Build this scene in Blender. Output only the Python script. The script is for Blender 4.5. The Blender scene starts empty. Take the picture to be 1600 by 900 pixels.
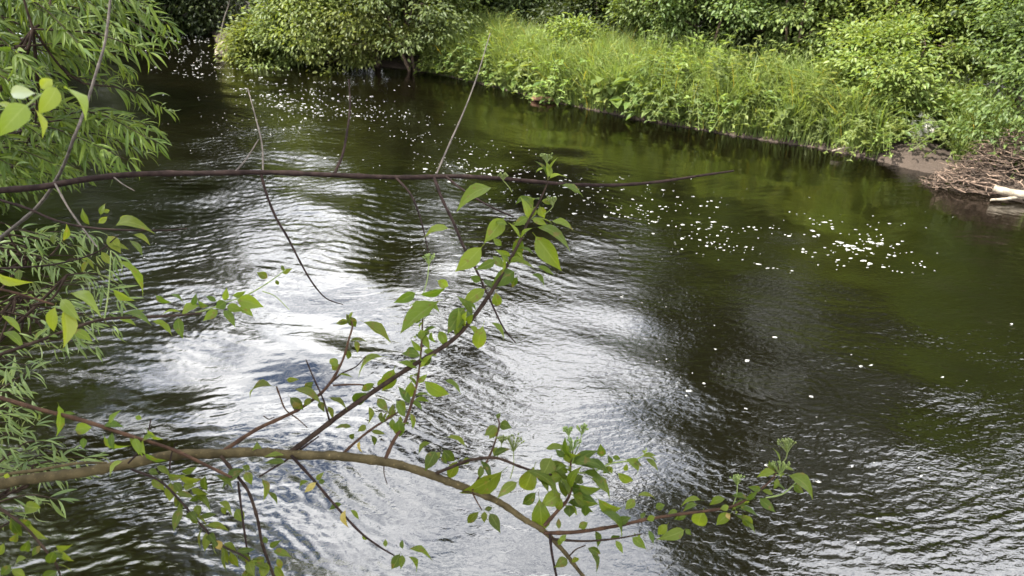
import bpy, math, random
import numpy as np
from mathutils import Vector

random.seed(11)
rng = np.random.default_rng(11)
SC = bpy.context.scene
COL = SC.collection
R = math.radians

# ------------------------------------------------------------------ camera model
CH = 4.2
PITCH = R(26.4)
FPX = 1209.0
CAM = np.array([0.0, 0.0, CH])
FWD = np.array([0.0, math.cos(PITCH), -math.sin(PITCH)])
UPV = np.array([0.0, math.sin(PITCH), math.cos(PITCH)])
RGT = np.array([1.0, 0.0, 0.0])

def ray(px, py):
    return FWD + RGT * ((px - 800) / FPX) + UPV * ((450 - py) / FPX)

def P(px, py, d):                       # point at depth d (metres along the view axis)
    return CAM + ray(px, py) * d

def W(px, py, z=0.0):                   # where the line of sight meets the level z
    r = ray(px, py)
    return CAM + r * ((z - CH) / r[2])

def MIR(px, py, Y):                     # point at distance Y whose mirror image in the water is seen at px, py
    r = ray(px, py)
    p = CAM + r * (Y / r[1])
    return np.array([p[0], p[1], -p[2]])

# ------------------------------------------------------------------ object helpers
def tag(o, label=None, cat=None, group=None, kind=None):
    if label: o['label'] = label
    if cat: o['category'] = cat
    if group: o['group'] = group
    if kind: o['kind'] = kind
    return o

def empty(name, loc=(0, 0, 0), rz=0.0):
    o = bpy.data.objects.new(name, None)
    o.empty_display_size = 0.1
    o.location = loc
    o.rotation_euler = (0, 0, rz)
    COL.objects.link(o)
    return o

def copy_tree(o, parent=None):
    c = o.copy()
    COL.objects.link(c)
    if parent: c.parent = parent
    for ch in list(o.children):
        copy_tree(ch, c)
    return c

class MB:
    """collects faces and links them as one mesh object"""
    def __init__(self):
        self.v = []; self.f = []; self.uv = []; self.n = 0
    def add(self, verts, faces, uv=None):
        verts = np.asarray(verts, dtype=np.float64).reshape(-1, 3)
        faces = np.asarray(faces, dtype=np.int64).reshape(-1, 4)
        self.v.append(verts); self.f.append(faces + self.n)
        self.uv.append(np.zeros((len(verts), 2)) if uv is None else np.asarray(uv, dtype=np.float64))
        self.n += len(verts)
    def build(self, name, mat, parent=None, origin=None, smooth=True):
        v = np.concatenate(self.v); f = np.concatenate(self.f); uv = np.concatenate(self.uv)
        if origin is not None: v = v - np.asarray(origin)
        return link_mesh(name, v, f, uv, mat, parent, smooth)

def link_mesh(name, v, f, uv, mat, parent=None, smooth=True):
    me = bpy.data.meshes.new(name)
    nf = len(f)
    me.vertices.add(len(v)); me.vertices.foreach_set('co', np.ascontiguousarray(v, dtype=np.float32).ravel())
    me.loops.add(nf * 4); me.loops.foreach_set('vertex_index', np.ascontiguousarray(f, dtype=np.int32).ravel())
    me.polygons.add(nf)
    me.polygons.foreach_set('loop_start', np.arange(0, nf * 4, 4, dtype=np.int32))
    me.polygons.foreach_set('use_smooth', np.full(nf, smooth, dtype=bool))
    if uv is not None:
        lay = me.uv_layers.new(name='UVMap')
        lay.data.foreach_set('uv', np.ascontiguousarray(uv[f.ravel()], dtype=np.float32).ravel())
    me.update(calc_edges=True)
    me.validate()
    if mat: me.materials.append(mat)
    o = bpy.data.objects.new(name, me)
    COL.objects.link(o)
    if parent: o.parent = parent
    return o

def unit(a):
    a = np.asarray(a, dtype=np.float64)
    return a / np.maximum(np.linalg.norm(a, axis=-1, keepdims=True), 1e-9)

def spline(pts, per=6):
    pts = np.asarray(pts, dtype=np.float64)
    if len(pts) < 3:
        t = np.linspace(0, 1, per + 1)[:, None]
        return pts[0] * (1 - t) + pts[-1] * t
    q = np.vstack([2 * pts[0] - pts[1], pts, 2 * pts[-1] - pts[-2]])
    out = []
    for i in range(len(pts) - 1):
        p0, p1, p2, p3 = q[i], q[i + 1], q[i + 2], q[i + 3]
        for k in range(per):
            t = k / per
            out.append(0.5 * ((2 * p1) + (p2 - p0) * t + (2 * p0 - 5 * p1 + 4 * p2 - p3) * t * t + (3 * p1 - p0 - 3 * p2 + p3) * t ** 3))
    out.append(pts[-1])
    return np.array(out)

def tube(mb, pts, r0, r1=None, sides=7, per=5, rough=0.0, nodes=0.0):
    """pts: n x 3; r0 a number or one radius per point"""
    pts = np.asarray(pts, dtype=np.float64)
    rr = np.full(len(pts), r0, dtype=float) if np.isscalar(r0) else np.asarray(r0, dtype=float)
    if r1 is not None: rr = np.linspace(r0, r1, len(pts))
    c = spline(pts, per)
    r = np.interp(np.linspace(0, 1, len(c)), np.linspace(0, 1, len(rr)), rr)
    if rough: r = r * (1 + rng.normal(0, rough, len(r)))
    if nodes:
        k = np.arange(len(r)) % 7
        r = np.where(k == 3, r * (1 + nodes), r)
    t = unit(np.gradient(c, axis=0))
    a = np.array([0, 0, 1.0]) if abs(t[0][2]) < 0.8 else np.array([1.0, 0, 0])
    n = unit(a - t * (t @ a)[:, None]); b = np.cross(t, n)
    ang = np.linspace(0, 2 * math.pi, sides, endpoint=False)
    ring = c[:, None, :] + r[:, None, None] * (np.cos(ang)[None, :, None] * n[:, None, :] + np.sin(ang)[None, :, None] * b[:, None, :])
    v = ring.reshape(-1, 3); m = len(c)
    i = np.arange(m - 1)[:, None] * sides; j = np.arange(sides)[None, :]; j2 = (j + 1) % sides
    f = np.stack([i + j, i + j2, i + sides + j2, i + sides + j], axis=-1).reshape(-1, 4)
    v = np.vstack([v, c[-1] + t[-1] * r[-1]])
    e = len(v) - 1; l = (m - 1) * sides
    cap = [[l + k, l + (k + 1) % sides, e, e] for k in range(sides)]
    uv = np.stack([np.tile(ang / 6.283, m), np.repeat(np.arange(m) * 0.1, sides)], -1)
    mb.add(v, f, np.vstack([uv, [[0, 0]]]))
    # tip closed with a fan of degenerate-free quads
    tip = []
    for k in range(0, sides - 1, 2):
        tip.append([l + k, l + (k + 1) % sides, l + (k + 2) % sides, e])
    mb.f.append(np.array(tip) + mb.n - len(v))
    return c

def leaves_far(mb, base, axis, normal, length, width, fold=0.25):
    """bulk six-point leaves folded along the midrib (two quads each)"""
    base = np.asarray(base); n = len(base)
    axis = unit(axis); side = unit(np.cross(axis, normal)); nor = np.cross(side, axis)
    L = np.asarray(length)[:, None]; Wd = np.asarray(width)[:, None] * 0.5
    up = nor * Wd * fold * 2
    p = [base, base + axis * L * .28 + side * Wd + up, base + axis * L * .62 + side * Wd * .8 + up * .7, base + axis * L - nor * L * .08,
         base + axis * L * .62 - side * Wd * .8 + up * .7, base + axis * L * .28 - side * Wd + up]
    v = np.stack(p, 1).reshape(-1, 3)
    o = np.arange(n)[:, None] * 6
    f = np.concatenate([o + np.array([[0, 3, 2, 1]]), o + np.array([[0, 5, 4, 3]])], 0)
    uv = np.tile(np.array([[.5, 0], [1, .28], [.9, .62], [.5, 1], [.1, .62], [0, .28]]), (n, 1))
    mb.add(v, f, uv)

def blades(mb, base, lean, height, width, bend):
    """bulk grass blades, three quads each"""
    n = len(base); lean = unit(lean)
    side = np.stack([-lean[:, 1], lean[:, 0], np.zeros(n)], -1)
    rot = rng.uniform(0, 6.283, n)
    side = side * np.cos(rot)[:, None] + lean * np.sin(rot)[:, None]
    t = np.array([0, .4, .75, 1.0]); wv = np.array([1, .85, .5, .06])
    pts = []
    for k in range(4):
        c = base + lean * (height * bend * t[k] ** 2)[:, None]
        c = c + np.array([0, 0, 1.0]) * (height * (t[k] - bend * .35 * t[k] ** 3))[:, None]
        s = side * (width * wv[k] * .5)[:, None]
        pts += [c - s, c + s]
    v = np.stack(pts, 1).reshape(-1, 3)
    o = np.arange(n)[:, None] * 8
    f = np.concatenate([o + np.array([[2 * k, 2 * k + 1, 2 * k + 3, 2 * k + 2]]) for k in range(3)], 0)
    uv = np.tile(np.repeat(np.stack([np.full(4, .5), t], -1), 2, axis=0), (n, 1))
    mb.add(v, f, uv)

def near_leaf(mb, base, tip, normal, width, arch=0.10, fold=0.22, kind='ovate', petiole=0.12, wav=0.03):
    """one modelled leaf: eight stations by five points, curved, folded, with its stalk"""
    base = np.asarray(base); tip = np.asarray(tip)
    ax = tip - base; L = np.linalg.norm(ax); ax = ax / L
    side = unit(np.cross(ax, normal)); nor = np.cross(side, ax)
    t = np.array([0, .04, .15, .3, .46, .62, .78, .9, 1.0])
    if kind == 'ovate':
        prof = np.array([.03, .14, .62, .95, 1.0, .84, .5, .19, .015])
    elif kind == 'round':
        prof = np.array([.03, .3, .78, 1.0, 1.0, .9, .64, .32, .02])
    else:
        prof = np.array([.05, .2, .6, .9, 1.0, .92, .68, .36, .02])
    sgn = rng.uniform(-1, 1)
    tl = petiole + (1 - petiole) * t
    u = np.array([-1, -.5, 0, .5, 1.0])
    ph = rng.uniform(0, 6.28)
    g = []
    gu = []
    ts = np.concatenate([[0.0], tl]); pf = np.concatenate([[.03], prof])
    vv = np.concatenate([[0.0], t])
    for k in range(len(ts)):
        c = base + ax * L * ts[k] + nor * L * arch * (4 * ts[k] * (1 - ts[k]) * .6 - ts[k] ** 3) + side * L * .06 * sgn * math.sin(ts[k] * 3.0)
        for q in range(5):
            hw = width * .5 * pf[k] * u[q]
            z = abs(u[q]) * fold * width * .5 * pf[k] + wav * width * math.sin(ph + ts[k] * 13 + u[q] * 2) * abs(u[q]) * pf[k]
            g.append(c + side * hw + nor * z)
            gu.append((.5 + .5 * u[q], vv[k]))
    m = len(ts)
    f = [[k * 5 + q, k * 5 + q + 1, (k + 1) * 5 + q + 1, (k + 1) * 5 + q] for k in range(m - 1) for q in range(4)]
    mb.add(g, f, gu)

# ------------------------------------------------------------------ node helpers
def new_mat(name):
    m = bpy.data.materials.new(name); m.use_nodes = True
    nt = m.node_tree; nt.nodes.clear()
    return m, nt, nt.nodes.new('ShaderNodeOutputMaterial')

def N(nt, typ, **kw):
    n = nt.nodes.new(typ)
    for k, v in kw.items():
        if k in n.inputs.keys(): n.inputs[k].default_value = v
        else: setattr(n, k, v)
    return n

def mixc(nt, a, b, fac, mode='MIX'):
    m = nt.nodes.new('ShaderNodeMix'); m.data_type = 'RGBA'; m.blend_type = mode
    for sock, val in ((m.inputs[0], fac), (m.inputs[6], a), (m.inputs[7], b)):
        if isinstance(val, (int, float)): sock.default_value = val
        elif isinstance(val, tuple): sock.default_value = (*val, 1)
        else: nt.links.new(val, sock)
    return m.outputs[2]

def math_n(nt, op, a, b=None, clamp=False):
    m = nt.nodes.new('ShaderNodeMath'); m.operation = op; m.use_clamp = clamp
    for i, val in enumerate((a, b)):
        if val is None: continue
        if isinstance(val, (int, float)): m.inputs[i].default_value = val
        else: nt.links.new(val, m.inputs[i])
    return m.outputs[0]

def leaf_mat(name, dark, light, trans=0.4, rough=0.42, veins=False, back=None, yellow=0.0, spec=0.4, spots=False):
    m, nt, out = new_mat(name)
    L = nt.links.new
    geo = N(nt, 'ShaderNodeNewGeometry')
    oi = N(nt, 'ShaderNodeObjectInfo')
    rnd = geo.outputs['Random Per Island']
    c = mixc(nt, dark, light, rnd)
    # slow patches of another green over the plant
    tc = N(nt, 'ShaderNodeTexCoord')
    nz = N(nt, 'ShaderNodeTexNoise'); nz.inputs['Scale'].default_value = 1.3; nz.inputs['Detail'].default_value = 3
    L(tc.outputs['Object'], nz.inputs['Vector'])
    hsv = N(nt, 'ShaderNodeHueSaturation')
    L(c, hsv.inputs['Color'])
    h = math_n(nt, 'MULTIPLY', math_n(nt, 'SUBTRACT', oi.outputs['Random'], .58), .03)
    L(math_n(nt, 'ADD', h, .5), hsv.inputs['Hue'])
    vv = math_n(nt, 'ADD', math_n(nt, 'MULTIPLY', nz.outputs['Fac'], .9), .55)
    vv = math_n(nt, 'MULTIPLY', vv, math_n(nt, 'ADD', math_n(nt, 'MULTIPLY', oi.outputs['Random'], .55), .72))
    L(vv, hsv.inputs['Value'])
    col = hsv.outputs['Color']
    if yellow:
        w1 = N(nt, 'ShaderNodeTexWhiteNoise', noise_dimensions='1D')
        L(rnd, w1.inputs['W'])
        k = math_n(nt, 'LESS_THAN', w1.outputs['Value'], yellow)
        col = mixc(nt, col, (.32, .26, .04), k)
    bump = None
    if veins:
        uvn = N(nt, 'ShaderNodeUVMap')
        sep = N(nt, 'ShaderNodeSeparateXYZ'); L(uvn.outputs[0], sep.inputs[0])
        au = math_n(nt, 'ABSOLUTE', math_n(nt, 'SUBTRACT', sep.outputs[0], .5))
        mid = math_n(nt, 'LESS_THAN', au, .035)
        ar = math_n(nt, 'SUBTRACT', sep.outputs[1], math_n(nt, 'MULTIPLY', math_n(nt, 'POWER', au, 1.4), .9))
        sv = math_n(nt, 'POWER', math_n(nt, 'ABSOLUTE', math_n(nt, 'SINE', math_n(nt, 'MULTIPLY', ar, 17.0))), 10.0)
        sv2 = math_n(nt, 'SUBTRACT', 1.0, math_n(nt, 'ABSOLUTE', math_n(nt, 'SINE', math_n(nt, 'MULTIPLY', ar, 17.0))))
        sv2 = math_n(nt, 'POWER', sv2, 6.0)
        vein = math_n(nt, 'MAXIMUM', mid, math_n(nt, 'MULTIPLY', sv2, .55), True)
        col = mixc(nt, col, mixc(nt, col, (.26, .30, .10), .55), math_n(nt, 'MULTIPLY', vein, .38))
        bn = N(nt, 'ShaderNodeBump'); bn.inputs['Strength'].default_value = .35; bn.inputs['Distance'].default_value = .0015
        L(math_n(nt, 'SUBTRACT', 1.0, vein), bn.inputs['Height'])
        bump = bn.outputs[0]
        if spots:
            n2 = N(nt, 'ShaderNodeTexNoise'); n2.inputs['Scale'].default_value = 70; n2.inputs['Detail'].default_value = 4
            L(tc.outputs['Object'], n2.inputs['Vector'])
            cr = N(nt, 'ShaderNodeValToRGB')
            cr.color_ramp.elements[0].position = .60; cr.color_ramp.elements[1].position = .66
            L(n2.outputs['Fac'], cr.inputs[0])
            col = mixc(nt, col, (.13, .09, .03), math_n(nt, 'MULTIPLY', cr.outputs[0], .6))
    if back:
        col = mixc(nt, col, back, math_n(nt, 'MULTIPLY', geo.outputs['Backfacing'], .55))
    pb = N(nt, 'ShaderNodeBsdfPrincipled'); pb.inputs['Roughness'].default_value = rough
    pb.inputs['Specular IOR Level'].default_value = spec
    L(col, pb.inputs['Base Color'])
    if bump: L(bump, pb.inputs['Normal'])
    tr = N(nt, 'ShaderNodeBsdfTranslucent')
    L(mixc(nt, col, (1.65, 1.55, .62), 1.0, 'MULTIPLY'), tr.inputs['Color'])
    mx = N(nt, 'ShaderNodeMixShader'); mx.inputs[0].default_value = trans
    L(pb.outputs[0], mx.inputs[1]); L(tr.outputs[0], mx.inputs[2])
    L(mx.outputs[0], out.inputs[0])
    return m

def bark_mat(name, a, b, scale=40, rough=.75, spec=.3, bump=.4, bands=False):
    m, nt, out = new_mat(name); L = nt.links.new
    tc = N(nt, 'ShaderNodeTexCoord')
    n1 = N(nt, 'ShaderNodeTexNoise'); n1.inputs['Scale'].default_value = scale; n1.inputs['Detail'].default_value = 6
    L(tc.outputs['Object'], n1.inputs['Vector'])
    n2 = N(nt, 'ShaderNodeTexNoise'); n2.inputs['Scale'].default_value = scale * 5; n2.inputs['Detail'].default_value = 3
    L(tc.outputs['Object'], n2.inputs['Vector'])
    cr = N(nt, 'ShaderNodeValToRGB'); cr.color_ramp.elements[0].position = .36; cr.color_ramp.elements[1].position = .66
    L(n1.outputs['Fac'], cr.inputs[0])
    col = mixc(nt, a, b, cr.outputs[0])
    col = mixc(nt, col, mixc(nt, col, (3, 3, 3), 1.0, 'MULTIPLY'), math_n(nt, 'MULTIPLY', math_n(nt, 'GREATER_THAN', n2.outputs['Fac'], .66), .5))
    if name == 'dead_stick_bark':          # every stick its own shade
        gi = N(nt, 'ShaderNodeNewGeometry'); cv = N(nt, 'ShaderNodeCombineColor')
        gv = math_n(nt, 'ADD', math_n(nt, 'MULTIPLY', math_n(nt, 'POWER', gi.outputs['Random Per Island'], 2.0), 1.5), .35)
        for q in range(3): L(gv, cv.inputs[q])
        col = mixc(nt, col, cv.outputs[0], 1.0, 'MULTIPLY')
    pb = N(nt, 'ShaderNodeBsdfPrincipled'); pb.inputs['Roughness'].default_value = rough
    pb.inputs['Specular IOR Level'].default_value = spec
    L(col, pb.inputs['Base Color'])
    bn = N(nt, 'ShaderNodeBump'); bn.inputs['Strength'].default_value = bump; bn.inputs['Distance'].default_value = .004
    L(math_n(nt, 'ADD', n1.outputs['Fac'], math_n(nt, 'MULTIPLY', n2.outputs['Fac'], .5)), bn.inputs['Height'])
    L(bn.outputs[0], pb.inputs['Normal'])
    L(pb.outputs[0], out.inputs[0])
    return m

# ------------------------------------------------------------------ materials
M = {}
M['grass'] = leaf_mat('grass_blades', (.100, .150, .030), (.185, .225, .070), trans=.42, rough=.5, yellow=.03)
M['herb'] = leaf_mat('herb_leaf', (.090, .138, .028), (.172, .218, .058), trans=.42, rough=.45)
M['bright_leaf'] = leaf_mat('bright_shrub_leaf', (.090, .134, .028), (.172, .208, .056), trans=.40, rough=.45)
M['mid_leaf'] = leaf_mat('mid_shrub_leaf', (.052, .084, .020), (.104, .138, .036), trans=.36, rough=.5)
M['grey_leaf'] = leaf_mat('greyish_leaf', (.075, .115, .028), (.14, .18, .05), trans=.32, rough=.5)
M['shaded_leaf'] = leaf_mat('shaded_tree_leaf', (.022, .038, .010), (.050, .070, .018), trans=.28, rough=.5)  # shade of the woods put into the leaf colour
M['willow_leaf'] = leaf_mat('willow_leaf', (.032, .060, .009), (.095, .135, .022), trans=.42, rough=.46, back=(.10, .13, .05), spec=.22)
M['willow_grey'] = leaf_mat('grey_willow_leaf', (.060, .090, .028), (.120, .155, .052), trans=.34, rough=.38, back=(.13, .15, .085), spec=.25)
M['dogwood_leaf'] = leaf_mat('dogwood_leaf', (.042, .076, .008), (.125, .170, .020), trans=.58, rough=.42, veins=True, back=(.11, .15, .06), yellow=0, spec=.22, spots=True)
M['yellow_leaf'] = leaf_mat('yellow_backlit_leaf', (.13, .21, .02), (.20, .26, .03), trans=.5, rough=.4, veins=True, yellow=.04)  # yellow leaves; the glow of backlit ones is put into the colour
M['silver_leaf'] = leaf_mat('silvery_leaf_underside', (.22, .26, .17), (.28, .32, .22), trans=.3, rough=.45, veins=True)
M['dry_leaf'] = leaf_mat('dry_yellow_leaf', (.22, .17, .045), (.28, .21, .06), trans=.4, rough=.6, veins=True, spots=True)
M['bud'] = leaf_mat('green_flower_bud', (.10, .15, .03), (.17, .22, .06), trans=.2, rough=.5)
M['branch_dark'] = bark_mat('dark_branch_bark', (.009, .0055, .005), (.022, .014, .012), scale=55, rough=.8, spec=.08)
M['twig_grey'] = bark_mat('grey_twig_bark', (.036, .029, .024), (.080, .067, .055), scale=60)
M['stem_olive'] = bark_mat('olive_stem_bark', (.026, .020, .009), (.062, .048, .023), scale=38, rough=.8, spec=.10)
M['stem_red'] = bark_mat('reddish_stem_bark', (.024, .0125, .008), (.052, .028, .016), scale=60, rough=.7, spec=.10)
M['stem_brown'] = bark_mat('brown_stem_bark', (.013, .008, .006), (.030, .020, .014), scale=55, rough=.8, spec=.08)
M['stem_green'] = bark_mat('green_stalk', (.10, .14, .04), (.16, .19, .06), scale=60, rough=.6)
M['trunk'] = bark_mat('tree_bark', (.07, .058, .045), (.16, .135, .105), scale=9, rough=.85, bump=.8)
M['driftwood'] = bark_mat('bleached_driftwood', (.15, .125, .092), (.31, .265, .205), scale=14, rough=.8, bump=.7)
M['debris'] = bark_mat('dead_stick_bark', (.062, .042, .030), (.18, .128, .095), scale=20, rough=.85)
M['rotten'] = bark_mat('wet_rotten_wood', (.14, .070, .045), (.25, .135, .085), scale=14, rough=.7)
M['rock'] = bark_mat('pale_boulder_stone', (.48, .45, .40), (.70, .67, .61), scale=7, rough=.85, bump=.9)

def ground_material():
    m, nt, out = new_mat('bank_soil'); L = nt.links.new
    tc = N(nt, 'ShaderNodeTexCoord')
    n1 = N(nt, 'ShaderNodeTexNoise'); n1.inputs['Scale'].default_value = 1.6; n1.inputs['Detail'].default_value = 9
    n2 = N(nt, 'ShaderNodeTexNoise'); n2.inputs['Scale'].default_value = 22; n2.inputs['Detail'].default_value = 6
    L(tc.outputs['Object'], n1.inputs['Vector']); L(tc.outputs['Object'], n2.inputs['Vector'])
    col = mixc(nt, (.036, .025, .018), (.085, .060, .044), n1.outputs['Fac'])
    col = mixc(nt, col, (.022, .015, .010), math_n(nt, 'MULTIPLY', n2.outputs['Fac'], .6))
    sx = N(nt, 'ShaderNodeSeparateXYZ'); L(tc.outputs['Object'], sx.inputs[0])
    k = math_n(nt, 'MULTIPLY', math_n(nt, 'SUBTRACT', sx.outputs[2], .42), 4.0, True)
    col = mixc(nt, col, mixc(nt, (.018, .022, .008), (.045, .050, .016), n1.outputs['Fac']), k)
    pb = N(nt, 'ShaderNodeBsdfPrincipled'); pb.inputs['Roughness'].default_value = .9
    L(col, pb.inputs['Base Color'])
    bn = N(nt, 'ShaderNodeBump'); bn.inputs['Strength'].default_value = .8; bn.inputs['Distance'].default_value = .05
    L(n2.outputs['Fac'], bn.inputs['Height']); L(bn.outputs[0], pb.inputs['Normal'])
    L(pb.outputs[0], out.inputs[0])
    return m
M['soil'] = ground_material()

def water_material():
    m, nt, out = new_mat('river_water'); L = nt.links.new
    tc = N(nt, 'ShaderNodeTexCoord')
    mp = N(nt, 'ShaderNodeMapping'); mp.inputs['Rotation'].default_value = (0, 0, R(-18)); mp.inputs['Scale'].default_value = (.75, 1.25, 1)
    L(tc.outputs['Object'], mp.inputs['Vector'])
    n1 = N(nt, 'ShaderNodeTexNoise'); n1.inputs['Scale'].default_value = 19; n1.inputs['Detail'].default_value = 1.5; n1.inputs['Distortion'].default_value = .6
    L(mp.outputs[0], n1.inputs['Vector'])
    n2 = N(nt, 'ShaderNodeTexNoise'); n2.inputs['Scale'].default_value = 1.1; n2.inputs['Detail'].default_value = 3
    L(tc.outputs['Object'], n2.inputs['Vector'])
    n3 = N(nt, 'ShaderNodeTexNoise'); n3.inputs['Scale'].default_value = 42; n3.inputs['Detail'].default_value = 2; n3.inputs['Distortion'].default_value = .8
    L(mp.outputs[0], n3.inputs['Vector'])
    at = N(nt, 'ShaderNodeAttribute', attribute_name='ripple')
    bn = N(nt, 'ShaderNodeBump'); bn.inputs['Distance'].default_value = .011
    L(math_n(nt, 'MULTIPLY', at.outputs['Fac'], math_n(nt, 'ADD', math_n(nt, 'MULTIPLY', n2.outputs['Fac'], .9), .1)), bn.inputs['Strength'])
    L(math_n(nt, 'ADD', n1.outputs['Fac'], math_n(nt, 'MULTIPLY', n3.outputs['Fac'], .30)), bn.inputs['Height'])
    pb = N(nt, 'ShaderNodeBsdfPrincipled')
    pb.inputs['Base Color'].default_value = (.0022, .0017, .0007, 1)
    pb.inputs['Roughness'].default_value = .015
    pb.inputs['IOR'].default_value = WATER_IOR
    L(bn.outputs[0], pb.inputs['Normal'])
    L(pb.outputs[0], out.inputs[0])
    return m
WATER_IOR = 2.1
M['water'] = water_material()

def foam_material():
    m, nt, out = new_mat('river_foam')
    pb = N(nt, 'ShaderNodeBsdfPrincipled'); pb.inputs['Base Color'].default_value = (.50, .50, .47, 1); pb.inputs['Roughness'].default_value = .7
    L = nt.links.new
    tc = N(nt, 'ShaderNodeTexCoord'); nz = N(nt, 'ShaderNodeTexNoise'); nz.inputs['Scale'].default_value = 60; nz.inputs['Detail'].default_value = 3
    L(tc.outputs['Object'], nz.inputs['Vector'])
    tr = N(nt, 'ShaderNodeBsdfTransparent'); mx = N(nt, 'ShaderNodeMixShader')
    L(math_n(nt, 'MULTIPLY', math_n(nt, 'SUBTRACT', nz.outputs['Fac'], .22), 2.1, True), mx.inputs[0])
    L(tr.outputs[0], mx.inputs[1]); L(pb.outputs[0], mx.inputs[2])
    L(mx.outputs[0], out.inputs[0])
    return m
M['foam'] = foam_material()

# ------------------------------------------------------------------ sky, sun, camera
SUN_EL, SUN_AZ = R(56), R(-112)          # high, from the left
def make_world():
    w = bpy.data.worlds.new('World'); SC.world = w; w.use_nodes = True
    nt = w.node_tree; nt.nodes.clear(); L = nt.links.new
    out = nt.nodes.new('ShaderNodeOutputWorld')
    bg = nt.nodes.new('ShaderNodeBackground'); bg.inputs['Strength'].default_value = .11
    sky = nt.nodes.new('ShaderNodeTexSky'); sky.sky_type = 'NISHITA'; sky.sun_disc = False
    sky.sun_elevation = SUN_EL; sky.sun_rotation = SUN_AZ
    tc = nt.nodes.new('ShaderNodeTexCoord')
    mp = nt.nodes.new('ShaderNodeMapping'); mp.inputs['Scale'].default_value = (1, 1, 2.0); mp.inputs['Location'].default_value = (.9, .4, .7)
    L(tc.outputs['Generated'], mp.inputs['Vector'])
    nz = nt.nodes.new('ShaderNodeTexNoise'); nz.inputs['Scale'].default_value = 3.4; nz.inputs['Detail'].default_value = 8; nz.inputs['Roughness'].default_value = .56
    L(mp.outputs[0], nz.inputs['Vector'])
    cr = nt.nodes.new('ShaderNodeValToRGB')
    cr.color_ramp.elements[0].position = .32; cr.color_ramp.elements[1].position = .44
    vm = nt.nodes.new('ShaderNodeVectorMath'); vm.operation = 'DOT_PRODUCT'      # a break of blue between the clouds
    vm.inputs[1].default_value = (math.sin(R(-13)) * math.cos(R(43)), math.cos(R(-13)) * math.cos(R(43)), math.sin(R(43)))
    L(tc.outputs['Generated'], vm.inputs[0])
    gap = math_n(nt, 'MULTIPLY', math_n(nt, 'MULTIPLY', math_n(nt, 'SUBTRACT', vm.outputs['Value'], .972), 36.0, True), .13)
    L(math_n(nt, 'SUBTRACT', nz.outputs['Fac'], gap), cr.inputs[0])
    n2 = nt.nodes.new('ShaderNodeTexNoise'); n2.inputs['Scale'].default_value = 6.5; n2.inputs['Detail'].default_value = 6
    L(mp.outputs[0], n2.inputs['Vector'])
    cr2 = nt.nodes.new('ShaderNodeValToRGB'); cr2.color_ramp.elements[0].position = .35; cr2.color_ramp.elements[1].position = .62
    cr2.color_ramp.elements[0].color = (7, 7.5, 8.6, 1); cr2.color_ramp.elements[1].color = (19, 19, 19, 1)
    L(n2.outputs['Fac'], cr2.inputs[0])
    L(mixc(nt, sky.outputs[0], cr2.outputs[0], cr.outputs[0]), bg.inputs['Color'])
    L(bg.outputs[0], out.inputs[0])
make_world()

sd = bpy.data.lights.new('sun', 'SUN'); sd.energy = 5.0; sd.angle = R(1.0); sd.color = (1, .95, .86)
so = bpy.data.objects.new('sun', sd); COL.objects.link(so)
sdir = Vector((math.sin(SUN_AZ) * math.cos(SUN_EL), math.cos(SUN_AZ) * math.cos(SUN_EL), math.sin(SUN_EL)))
so.rotation_euler = (-sdir).to_track_quat('-Z', 'Y').to_euler(); so.location = sdir * 60

cd = bpy.data.cameras.new('camera'); cd.sensor_width = 36; cd.lens = 36 * FPX / 1600; cd.clip_end = 3000; cd.clip_start = .05
co = bpy.data.objects.new('camera', cd); COL.objects.link(co)
co.location = CAM; co.rotation_euler = (math.pi / 2 - PITCH, 0, 0)
cd.dof.use_dof = True; cd.dof.focus_distance = 2.8; cd.dof.aperture_fstop = 8.0
SC.camera = co
SC.view_settings.view_transform = 'Standard'; SC.view_settings.look = 'None'
SC.view_settings.exposure = 1.55; SC.view_settings.gamma = 1; SC.view_settings.use_curve_mapping = False
SC.cycles.max_bounces = 8; SC.cycles.transmission_bounces = 4; SC.cycles.diffuse_bounces = 3; SC.cycles.glossy_bounces = 3
SC.cycles.sample_clamp_indirect = 6

# ------------------------------------------------------------------ river outline and ground
far_px = [(1600, 315), (1500, 282), (1420, 264), (1300, 236), (1150, 214), (1000, 188), (850, 158), (750, 131), (665, 113), (600, 105), (500, 97), (420, 93), (345, 88), (338, 70), (330, 52), (300, 36)]
FAR = [(70, -30), (34, -4), (14.5, 7.4)] + [tuple(W(*p)[:2]) for p in far_px] + [(-16, 33.4), (-28, 36), (-90, 46)]
NEAR = [(70, -42), (17, -7), (4.2, 1.5), (0, 2.6), (-2.2, 3.1), (-4.3, 4.2), (-6.5, 7.7), (-10, 14), (-14.3, 21), (-19.6, 26.6), (-28, 29.6), (-90, 38)]
FAR = np.array(FAR); NEAR = np.array(NEAR)
POLY = np.vstack([FAR, NEAR[::-1]])

def d_poly(p, line):
    best = np.full(len(p), 1e9)
    for a, b in zip(line[:-1], line[1:]):
        ab = b - a; t = np.clip(((p - a) @ ab) / (ab @ ab), 0, 1)
        best = np.minimum(best, np.linalg.norm(p - (a + t[:, None] * ab), axis=1))
    return best

def inside(p, poly):
    c = np.zeros(len(p), bool)
    for (x1, y1), (x2, y2) in zip(poly, np.roll(poly, -1, axis=0)):
        if y1 == y2: continue
        k = ((y1 > p[:, 1]) != (y2 > p[:, 1])) & (p[:, 0] < (x2 - x1) * (p[:, 1] - y1) / (y2 - y1) + x1)
        c ^= k
    return c

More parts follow.
